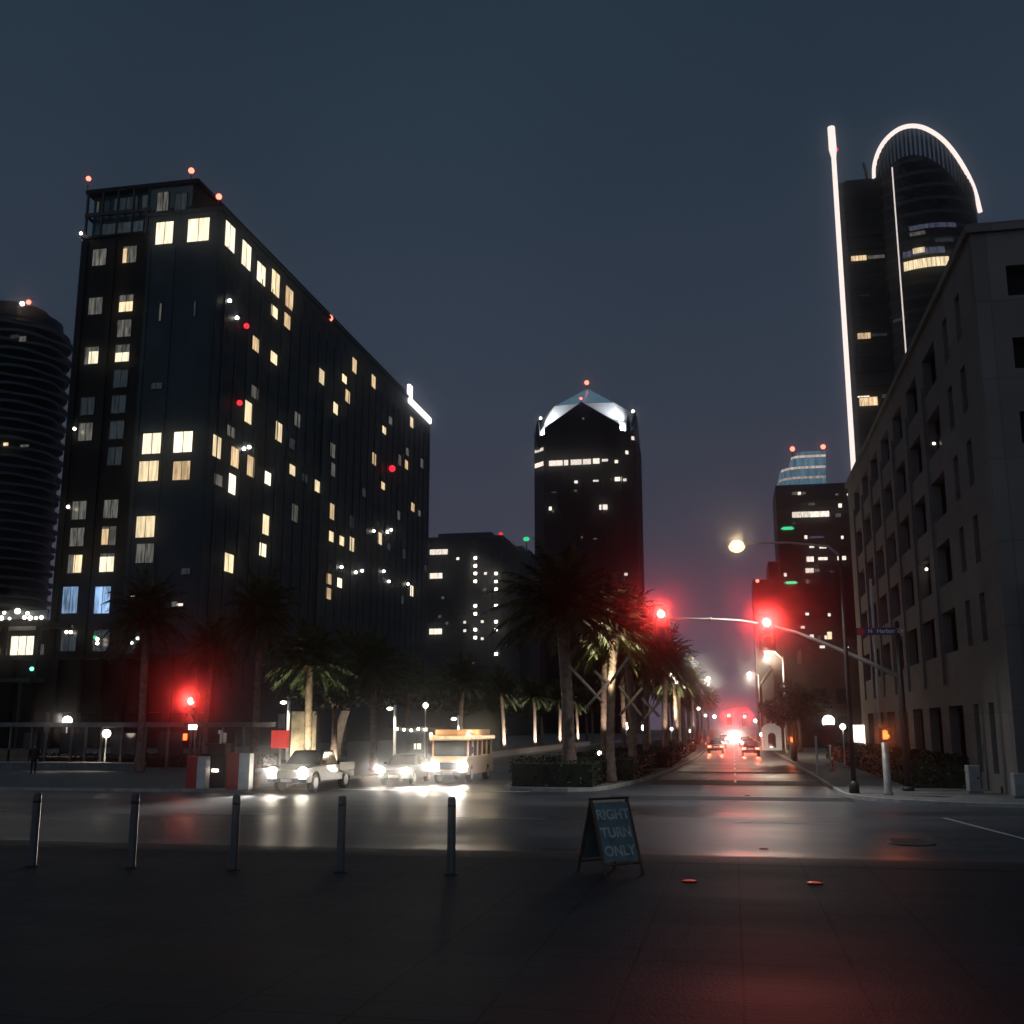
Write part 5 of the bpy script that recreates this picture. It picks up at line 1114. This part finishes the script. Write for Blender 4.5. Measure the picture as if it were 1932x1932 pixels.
def aframe():
    c = pZ(1150, 1648, PLZ); ang = R(30) + PSI; t = thing('folding_sign', 'dark wooden folding sign reading right turn only on the pavement', 'folding sign', (c.x, c.y + .1, PLZ), ang)
    H, w, sp = 1.10, .32, .38
    def slope(s, u, v, o=0): return Vector((u, s * (sp * (1 - v / H)) + s * o, v))
    for s, nm in ((-1, 'front_board'), (1, 'rear_board')):
        m = MB(); A = [slope(s, -w, .20), slope(s, w, .20), slope(s, w, H - .06), slope(s, -w, H - .06)]; m.extr(A, (0, 0, 0), (0, .015, 0)); bd = m.build(nm, M['board'], t)
        for sx in (-1, 1):
            m = MB(); a = slope(s, sx * (w + .02), 0); b = slope(s, sx * (w + .02), H); m.tube([a, b], .024, 6, smooth=False); m.build('leg', M['wood'], t)
        m = MB(); m.tube([slope(s, -w, .16), slope(s, w, .16)], .018, 6); m.build('rail', M['wood'], t)
        if s == -1:
            n = Vector((0, -1, sp / H)).normalized(); u = Vector((1, 0, 0)); up = n.cross(u) * 1
            for k, (tx, z) in enumerate((('RIGHT', .86), ('TURN', .60), ('ONLY', .34))):
                p = slope(-1, 0, z) + n * .006; mtx = Matrix(((u.x, up.x, n.x, p.x), (u.y, up.y, n.y, p.y), (u.z, up.z, n.z, p.z), (0, 0, 0, 1)))
                text_mesh('lettering', tx, .21, M['letter'], bd, mtx, bold=.03)
    m = MB(); m.tube([(-w - .05, 0, H), (w + .05, 0, H)], .02, 6); m.build('hinge_bar', M['iron'], t)
M['letter'] = mat('faded_lettering', (.42, .5, .5), .6, noise=.35)
aframe()

# ------------------------------------------------------------------ kerbside things on the right
def round_sign():
    Y = Yn - .25; p = pY(1565, 1386, Y); t = thing('round_sign', 'dark red octagonal sign mounted on the nearest street lamp pole', 'sign', (p.x, Y, p.z)); P = [(.46 * math.cos(R(22.5 + 45 * k)), 0, .46 * math.sin(R(22.5 + 45 * k))) for k in range(8)]
    m = MB(); m.extr(P, (0, 0, 0), (0, .02, 0)); m.build('plate', M['darkred'], t); m = MB(); m.box(-.05, .35, .021, .06, -.05, .05); m.build('bracket', M['galv'], t)
M['darkred'] = mat('worn_red_paint', (.22, .03, .02), .5, noise=.3)
round_sign()
def cabinet(px, pb, w, h, label, m_='grey_box'):
    b = pZ(px, pb, .14); t = thing('utility_cabinet', label, 'utility cabinet', b, R(8)); m = MB(); m.box(-w / 2, w / 2, -.2, .2, .08, h); m.build('body', M[m_], t, .03); m = MB(); m.box(-w / 2 + .03, w / 2 - .03, -.215, -.201, .2, h - .15); m.build('door', M[m_], t); m = MB(); m.box(-w / 2 - .05, w / 2 + .05, -.25, .25, 0, .08); m.build('plinth', M['concrete'], t); m = MB(); m.box(w / 2 - .14, w / 2 - .1, -.24, -.216, h * .5, h * .5 + .12); m.build('handle', M['black'], t)
cabinet(1838, 1497, .5, 1.15, 'narrow pale utility cabinet before the low hedge at the corner'); cabinet(1926, 1506, .55, .95, 'shorter pale utility cabinet at the end of the low hedge')
def kiosk():
    X, Y = px_(1452, 132) + .2, 132.0; t = thing('kiosk', 'small white lit kiosk with an arched opening on the right pavement', 'kiosk', (X, Y, .14)); m = MB(); n = 12; O = [(-1.1, 0), (1.1, 0), (1.1, 2.3)] + [(1.1 * math.cos(math.pi * k / n), 2.3 + .8 * math.sin(math.pi * k / n)) for k in range(1, n)] + [(-1.1, 2.3)]
    m.extr([(x, 0, z) for x, z in O], (0, 0, 0), (0, 1.8, 0)); m.build('wall', M['white'], t); m = MB(); m.extr([(x * .4, -.02, .3 + z * .55) for x, z in O], (0, 0, 0), (0, .015, 0)); m.build('opening', M['glass'], t); m = MB(); m.tube([(0, .9, 3.1), (0, .9, 4.6)], .06, 6); m.build('finial', M['white'], t)
    spot('kiosk_light', (X, Y - 3, .4), (X, Y, 2), 110, (1, .9, .75), 110, .6, .1)
    m = MB(); m.box(1.4, 1.6, -1, -.8, 0, 2.6); m.build('side_post', M['white'], t)
kiosk()
def post(px, pt, pb, r, label, m_='galv', cap=True):
    b = pZ(px, pb, .14); h = pY(px, pt, b.y).z - .14; t = thing('marker_post', label, 'post', b, 0, 'plain posts'); m = MB(); m.lathe([(r * 1.5, 0), (r * 1.5, .06), (r, .08), (r, h - .05), (r * .7, h)], 12); m.build('post', M[m_], t); m = MB(); m.lathe([(r * 1.06, h - .3), (r * 1.06, h - .15)], 12); m.build('band', M['white'], t)
post(1543, 1388, 1462, .07, 'slim pale post on the right pavement by the octagonal sign', 'white'); post(1571, 1424, 1455, .09, 'short post with a white band at the end of the dark hedge', 'red'); post(486, 1443, 1486, .14, 'short pale post between the red and white pylon and the pickup', 'polewood')

# ------------------------------------------------------------------ left corner: pylons, sign, shelter, person
def pylon(px0, px1, px2, pt, pb, label):
    a = pZ(px0, pb, .14); Y = a.y; x1 = pY(px1, pb, Y).x - a.x; x2 = pY(px2, pb, Y).x - a.x; h = pY(px0, pt, Y).z - .14
    t = thing('pylon', label, 'pylon', (a.x, Y, .14), 0, 'red and white pylons'); m = MB(); m.box(0, x1, 0, .5, .0, h); m.build('red_face', M['red'], t, .03); m = MB(); m.box(x1 + .01, x2, .03, .48, 0, h - .03); m.build('white_face', M['white'], t, .03)
pylon(349, 368, 385, 1426, 1488, 'narrower red and white pylon at the foot of the red post signal'); pylon(425, 447, 468, 1420, 1490, 'broader red and white pylon nearer the pickup')
b = pZ(404, 1487, .14); t = thing('pay_station', 'black pay station box between the two red and white pylons', 'pay station', b); m = MB(); m.box(-.45, .45, 0, .6, 0, 1.9); m.build('body', M['black'], t, .04); m = MB(); m.box(-.16, .16, -.012, -.001, .72, .84); m.build('ticket_slot', M['E_globe'], t); m = MB(); m.box(-.5, .5, -.1, .65, 1.9, 1.98); m.build('hood', M['black'], t)
for dx, z, w, h in ((.3, 2.25, .22, .42), (.1, 2.5, .2, .16)): m = MB(); m.box(dx - w / 2, dx + w / 2, .1, .14, z - h / 2, z + h / 2); m.box(dx - .02, dx + .02, .15, .19, 1.98, z); m.build('sign_plate', M['E_dim'], t)
def red_sign():
    Y = 57.5; c = pY(529, 1395, Y); t = thing('red_sign', 'square red sign on a pale post above the pickup', 'sign', (c.x, Y, .14)); w = (pY(546, 1395, Y).x - pY(512, 1395, Y).x) / 2; z0, z1 = pY(529, 1412, Y).z - .14, pY(529, 1378, Y).z - .14
    m = MB(); m.box(-w, w, -.05, .0, z0, z1); m.build('plate', M['E_redsign'], t, .02); m = MB(); m.box(-.05, .05, .005, .08, 0, z0 + .3); m.build('post', M['white'], t); m = MB(); m.box(-.18, .18, .0, .1, z1 + .1, z1 + .9); m.build('lamp_box', M['galv'], t)
M['E_redsign'] = emit('backlit_red_sign', (1, .06, .045), .62, vary=.15)
red_sign()
Y = 73.0; a = pY(547, 1434, Y); b = pY(598, 1346, Y); t = thing('patterned_wall', 'tall lit gold patterned wall panel behind the pickup', 'wall panel', ((a.x + b.x) / 2, Y, .14)); w = (b.x - a.x) / 2; m = MB(); m.box(-w, w, 0, .3, 0, b.z); m.build('panel', M['muralwall'], t); m = MB(); m.box(-w - .08, -w - .005, -.05, .35, 0, b.z + .08); m.box(w + .005, w + .08, -.05, .35, 0, b.z + .08); m.build('frame', M['frame'], t)
spot('panel_uplight', ((a.x + b.x) / 2 - .5, Y - 1.4, .3), ((a.x + b.x) / 2, Y, 2.2), 420, (1, .86, .62), 120, .6, .1)
a = pY(622, 1437, Y); t = thing('feather_banner', 'tall pale curved feather banner behind the pickup bed', 'banner', (a.x, Y, .14)); Zb = pY(640, 1345, Y).z; m = MB(); n = 14; k_ = pY(660, 1345, Y).x - a.x
Lf = [(k_ * .55 * (i / n) ** 1.5, .5 + (Zb - .5) * i / n) for i in range(n + 1)]; Rt = [(.75 + (k_ - .75) * (i / n) ** 1.8, .5 + (Zb - .5) * i / n) for i in range(n + 1)]
for i in range(n): m.extr([(Lf[i][0], 0, Lf[i][1]), (Rt[i][0], 0, Rt[i][1]), (Rt[i + 1][0], 0, Rt[i + 1][1]), (Lf[i + 1][0], 0, Lf[i + 1][1])], (0, 0, 0), (0, .03, 0))
m.build('flag', M['fabric'], t); m = MB(); m.tube([(x - .03, .01, z) for x, z in [(0, 0)] + Lf], .03, 6); m.build('pole', M['galv'], t); m = MB(); m.box(-.3, .6, -.25, .25, 0, .08); m.build('foot', M['black'], t)
spot('banner_uplight', (a.x + .8, Y - 1.4, .3), (a.x + .8, Y, 2.0), 330, (1, .88, .7), 120, .6, .1)
def pavilion():
    Y = 82.0; x0 = pY(748, 1400, Y).x; x1 = pY(806, 1400, Y).x; t = thing('glass_pavilion', 'small dark glass pavilion with a row of little roof lights behind the sedan', 'pavilion', ((x0 + x1) / 2, Y, .14)); w = (x1 - x0) / 2; h = pY(780, 1372, Y).z
    m = MB(); m.box(-w, w, 0, 4, 0, h - .2); m.build('glass_wall', M['tealglass'], t); m = MB(); m.box(-w - .5, w + .4, -.5, 4.4, h - .2, h); m.build('roof', M['frame'], t)
    for k in range(5): MB().ball((-w + .2 + k * w * .46, -.55, h - .28 - .05 * (k % 3)), .11).build('roof_lamp', M['E_globe'], t)
    m = MB(); m.box(w * .15, w * .6, -.04, -.005, 1.0, 1.45); m.build('lit_sign', M['E_panel'], t)
    for k in range(4): m = MB(); m.box(-w + k * w * .66 - .04, -w + k * w * .66 + .04, -.06, -.002, 0, h - .2); m.build('mullion', M['frame'], t)
pavilion()
def shelter():
    Y = 66.0; x0 = -75.0; x1 = pY(482, 1372, Y).x; z1 = pY(200, 1367, Y).z; z0 = pY(200, 1376, Y).z
    t = thing('park_shelter', 'long low park shelter with a thin flat roof on slim pale posts', 'shelter', ((x0 + x1) / 2, Y, .14)); c = (x0 + x1) / 2
    m = MB(); m.box(x0 - c, x1 - c, -.4, 3.2, z0, z1); m.build('roof', M['steel'], t, .02)
    for px in (-60, 20, 60, 87, 135, 162, 192, 230, 275, 317, 360, 378, 420, 460):
        x = pY(px, 1400, Y).x - c; m = MB(); m.box(x - .07, x + .07, -.1, .04, 0, z0 - .01); m.build('post', M['steel'], t)
    for px in (40, 110, 210, 300, 400): x = pY(px, 1400, Y).x - c; m = MB(); m.box(x - .9, x + .9, 1.5, 1.56, .9, z0 - .4); m.build('glass_panel', M['glass'], t)
shelter()
def kerb_wall():
    Y = 63.5; x0 = -80.0; x1 = pY(266, 1458, Y).x; t = thing('kerb_wall', 'low lit stone kerb wall running along the front of the park shelter', 'low wall', ((x0 + x1) / 2, Y, .14)); c = (x0 + x1) / 2
    m = MB(); m.box(x0 - c, x1 - c, 0, .5, 0, .42); m.build('wall', M['concrete'], t, .02); m = MB(); m.box(x0 - c, x1 - c, -.05, .55, .425, .5); m.build('coping', M['kerb'], t, .01)
    m = MB(); xs = pY(78, 1440, Y + 3).x; m.box(x0 - c, xs - c, 2.4, 2.7, 0, 1.25); m.build('back_wall', M['brownstone'], t)
M['brownstone'] = panel_mat('brown_stone', (.22, .17, .12), .8, .4, .02, .9)
kerb_wall()
Y = 84.0; xa = pY(915, 1440, Y).x; xb = pY(1046, 1440, Y).x; t = thing('planter_wall', 'low white lit planter wall at the feet of the uplit palms', 'low wall', ((xa + xb) / 2 - 2, 108, .14)); 
P0, P1 = Vector((-21.4, 92, 0)), Vector((-21.4, 165, 0)); m = MB(); m.box(P0.x - t.location.x - .2, P0.x - t.location.x + .2, P0.y - 108, P1.y - 108, 0, .5); m.build('wall', M['white'], t); m = MB(); m.box(P0.x - t.location.x - .25, P0.x - t.location.x + .25, P0.y - 108, P1.y - 108, .505, .56); m.build('coping', M['kerb'], t)
# uplights at the palm feet
for i, (X, Yq) in enumerate(LP):
    if i in (0, 2, 3, 4, 5, 6): spot('palm_uplight', (X + .55, Yq - .95, .25), (X, Yq, 3.4), (700, 0, 900, 3000, 3600, 3600, 3600)[i], (1, .9, .72), 60, .7, .08)
spot('palm_uplight', (px_(1150, 55) - .6, 53.4, 1.5), (px_(1150, 55) + .7, 54.0, 8), 22000, (1, .88, .6), 40, .6, .08)
spot('palm_uplight', (-6.6, 64, 1.5), (-5.3, 65.6, 7.4), 9000, (1, .86, .55), 50, .6, .08)
spot('palm_uplight', (-6.4, 98, 1.5), (-5.4, 101, 7.6), 9000, (1, .86, .55), 50, .6, .08)
spot('palm_uplight', (-22.2, LP[0][1] - 1.6, .3), (-22.6, LP[0][1], 6.6), 2600, (1, .95, .6), 75, .6, .08)
for k in (1, 3, 4, 6, 9, 12):
    x, y = med[k + 2][0], med[k + 2][1]; spot('palm_uplight', (x + .55, y - 1.3, 1.4), (x, y, 5.2), 900, (1, .82, .66), 50, .7, .08)
for i, (px, py) in enumerate(((1249, 1262), (1264, 1272), (1271, 1280), (1276, 1287), (1291, 1296), (1304, 1303), (1318, 1337), (1331, 1350))):
    Yt = 4.9 / -math.tan(math.atan((px - 966) / 2070) - PSI); c = pY(px, py, Yt)
    t = thing('hanging_lamp', f'small warm lamp hanging among the median palm fronds, {ORD[i]} going down the boulevard', 'lamp', c, 0, 'warm lamps hanging in the median palms')
    m = MB(); m.tube([(0, 0, .12), (0, 0, 1.3)], .015, 5); m.build('cord', M['black'], t); m = MB(); m.ball((0, 0, 0), .10 + .0007 * Yt); m.build('bulb', M['E_globe'], t)
# crossed timber braces between the median palms
for i, (px0, py0, px1, py1, px2, py2, px3, py3, Y, lb) in enumerate(((1104, 1338, 1150, 1285, 1074, 1256, 1137, 1326, 51.0, 'crossed timber braces left of the reddish palm trunk'), (1150, 1290, 1186, 1240, 1122, 1266, 1148, 1294, 51.4, 'crossed timber braces right of the reddish palm trunk'), (1169, 1350, 1212, 1298, 1167, 1294, 1210, 1350, 55, 'small crossed timber braces between the median palms above the globe lamp'), (1212, 1318, 1244, 1352, 1216, 1356, 1246, 1322, 58, 'farthest crossed timber braces between the median palms'))):
    c = pY((px0 + px1) / 2, (py0 + py1) / 2, Y); t = thing('timber_brace', lb, 'brace', c, 0, 'timber braces between the palms')
    for k, (a, b, cc, d) in enumerate(((px0, py0, px1, py1), (px2, py2, px3, py3))):
        p, q = pY(a, b, Y + .1 * k) - c, pY(cc, d, Y + .1 * k) - c; m = MB(); m.tube([p, q], .07, 8); m.build('pole', M['polewood'], t)

# ------------------------------------------------------------------ person by the kerb wall
def person():
    b = pZ(62, 1462, .14); t = thing('person', 'person in dark clothes standing by the lit kerb wall', 'person', b, R(20))
    V = [(0, 0, .95, .15, .12), (0, 0, 1.12, .15, .11), (0, 0.01, 1.30, .17, .115), (0, .02, 1.44, .13, .09), (0, .01, 1.52, .055, .055), (0, -.01, 1.60, .075, .085), (0, -.01, 1.70, .075, .09),
         (.19, .02, 1.42, .06, .06), (.24, .03, 1.15, .045, .045), (.22, -.06, .92, .038, .038), (.21, -.09, .83, .03, .045),
         (-.19, .02, 1.42, .06, .06), (-.24, .03, 1.15, .045, .045), (-.22, -.06, .92, .038, .038), (-.21, -.09, .83, .03, .045),
         (.09, 0, .85, .09, .09), (.10, -.01, .48, .062, .065), (.10, .02, .1, .042, .05), (.12, -.12, .04, .04, .035),
         (-.09, 0, .85, .09, .09), (-.11, .02, .48, .062, .065), (-.13, .06, .1, .042, .05), (-.15, -.08, .04, .04, .035)]
    E = [(0, 1), (1, 2), (2, 3), (3, 4), (4, 5), (5, 6), (3, 7), (7, 8), (8, 9), (9, 10), (3, 11), (11, 12), (12, 13), (13, 14), (0, 15), (15, 16), (16, 17), (17, 18), (0, 19), (19, 20), (20, 21), (21, 22)]
    for s in (1, -1):   # short separate fingers and thumb
        hand = 10 if s > 0 else 14
        for k in range(4): V.append((s * .21 + (k - 1.5) * .018, -.10, .75 - .008 * (k in (1, 2)), .011, .011)); E.append((hand, len(V) - 1))
        V.append((s * .21 - s * .05, -.12, .80, .012, .012)); E.append((hand, len(V) - 1))
    me = bpy.data.meshes.new('body'); me.from_pydata([v[:3] for v in V], E, []); o = bpy.data.objects.new('body', me); COL.objects.link(o)
    sk = o.modifiers.new('skin', 'SKIN'); su = o.modifiers.new('sub', 'SUBSURF'); su.levels = 1; su.render_levels = 1
    for i, v in enumerate(V): me.skin_vertices[0].data[i].radius = (v[3], v[4])
    me.skin_vertices[0].data[0].use_root = True
    dg = bpy.context.evaluated_depsgraph_get(); m2 = bpy.data.meshes.new_from_object(o.evaluated_get(dg)); bpy.data.objects.remove(o)
    m2.materials.clear(); m2.materials.append(M['cloth']); m2.materials.append(M['skin'])
    for p in m2.polygons: p.material_index = 1 if p.center.z > 1.5 or (abs(p.center.x) > .15 and p.center.z < .88 and p.center.z > .7) else 0; p.use_smooth = True
    o = bpy.data.objects.new('body', m2); COL.objects.link(o); o.parent = t
    m = MB(); m.ball((0, .015, 1.69), .10, sc=(.92, 1, 1)); m.build('hair', M['hair'], t)
    m = MB(); m.lathe([(.17, .72), (.18, .95), (.185, 1.3), (.15, 1.45), (.07, 1.5)], 14, sy=.8); m.build('coat', M['cloth'], t)
person()

# ------------------------------------------------------------------ air, sky, camera
hz = MB(); hz.box(-440, 440, -60, 920, -1.2, 190); hzo = hz.build('haze', None if False else M['asphalt']); props(hzo, kind='stuff')
hm = bpy.data.materials.new('haze_air'); hm.use_nodes = True; nt = hm.node_tree; nt.nodes.remove(nt.nodes['Principled BSDF'])
vp = nt.nodes.new('ShaderNodeVolumePrincipled'); vp.inputs['Color'].default_value = (.86, .88, .95, 1); vp.inputs['Density'].default_value = .0006; vp.inputs['Anisotropy'].default_value = .988
nt.links.new(vp.outputs[0], nt.nodes['Material Output'].inputs['Volume']); hzo.data.materials.clear(); hzo.data.materials.append(hm)
try: hm.cycles.volume_sampling = 'MULTIPLE_IMPORTANCE'; hm.cycles.homogeneous_volume = True
except Exception: pass

w = bpy.data.worlds.new('World'); scene.world = w; w.use_nodes = True; nt = w.node_tree; bg = nt.nodes['Background']
sk = nt.nodes.new('ShaderNodeTexSky'); sk.sky_type = 'NISHITA'; sk.sun_disc = False; sk.sun_elevation = R(-3.5); sk.sun_rotation = R(180); sk.air_density = 1.5; sk.dust_density = 2; sk.ozone_density = 2
bg.inputs['Strength'].default_value = .1; nt.links.new(sk.outputs[0], bg.inputs['Color'])
# skyglow of the city: a faint grey-violet veil, stronger towards the horizon
tc = nt.nodes.new('ShaderNodeTexCoord'); sp = nt.nodes.new('ShaderNodeSeparateXYZ'); nt.links.new(tc.outputs['Generated'], sp.inputs[0])
rp = nt.nodes.new('ShaderNodeValToRGB'); e = rp.color_ramp.elements; e[0].position = 0; e[0].color = (.110, .086, .128, 1); e[1].position = .9; e[1].color = (.011, .022, .036, 1)
for pos, c in ((.12, (.070, .068, .098)), (.3, (.036, .048, .071)), (.5, (.022, .036, .055))): q = e.new(pos); q.color = (*c, 1)
nt.links.new(sp.outputs['Z'], rp.inputs['Fac'])
nz = nt.nodes.new('ShaderNodeTexNoise'); nz.inputs['Scale'].default_value = 2.2; nz.inputs['Detail'].default_value = 4; nt.links.new(tc.outputs['Generated'], nz.inputs['Vector'])
mr = nt.nodes.new('ShaderNodeMapRange'); mr.inputs['To Min'].default_value = .75; mr.inputs['To Max'].default_value = 1.25; nt.links.new(nz.outputs['Fac'], mr.inputs['Value'])
# added fill: afterglow in the sky behind the camera, out of view
dk = nt.nodes.new('ShaderNodeMapRange'); dk.inputs['From Min'].default_value = .15; dk.inputs['From Max'].default_value = -1; dk.inputs['To Min'].default_value = 0; dk.inputs['To Max'].default_value = .12; nt.links.new(sp.outputs['Y'], dk.inputs['Value'])
dc = nt.nodes.new('ShaderNodeMixRGB'); dc.blend_type = 'ADD'; dc.inputs['Color2'].default_value = (.7, .9, 1, 1); nt.links.new(dk.outputs['Result'], dc.inputs['Fac']); nt.links.new(rp.outputs['Color'], dc.inputs['Color1'])
b2 = nt.nodes.new('ShaderNodeBackground'); nt.links.new(dc.outputs['Color'], b2.inputs['Color']); nt.links.new(mr.outputs['Result'], b2.inputs['Strength'])
ad = nt.nodes.new('ShaderNodeAddShader'); nt.links.new(bg.outputs[0], ad.inputs[0]); nt.links.new(b2.outputs[0], ad.inputs[1]); nt.links.new(ad.outputs[0], nt.nodes['World Output'].inputs['Surface'])

cam = bpy.data.cameras.new('camera'); co = bpy.data.objects.new('camera', cam); COL.objects.link(co); co.location = C0; co.rotation_euler = (math.pi / 2 + PHI, 0, PSI)
cam.sensor_width = 36; cam.lens = 36 * F / SZ; cam.clip_end = 3000; cam.clip_start = .05; scene.camera = co
scene.view_settings.view_transform = 'Standard'; scene.view_settings.look = 'None'; scene.view_settings.exposure = 0; scene.view_settings.gamma = 1
cy = scene.cycles; cy.use_denoising = True; cy.max_bounces = 6; cy.diffuse_bounces = 2; cy.glossy_bounces = 2; cy.volume_bounces = 0; cy.transmission_bounces = 2; cy.sample_clamp_indirect = 3; cy.caustics_reflective = False; cy.caustics_refractive = False; cy.use_light_tree = True
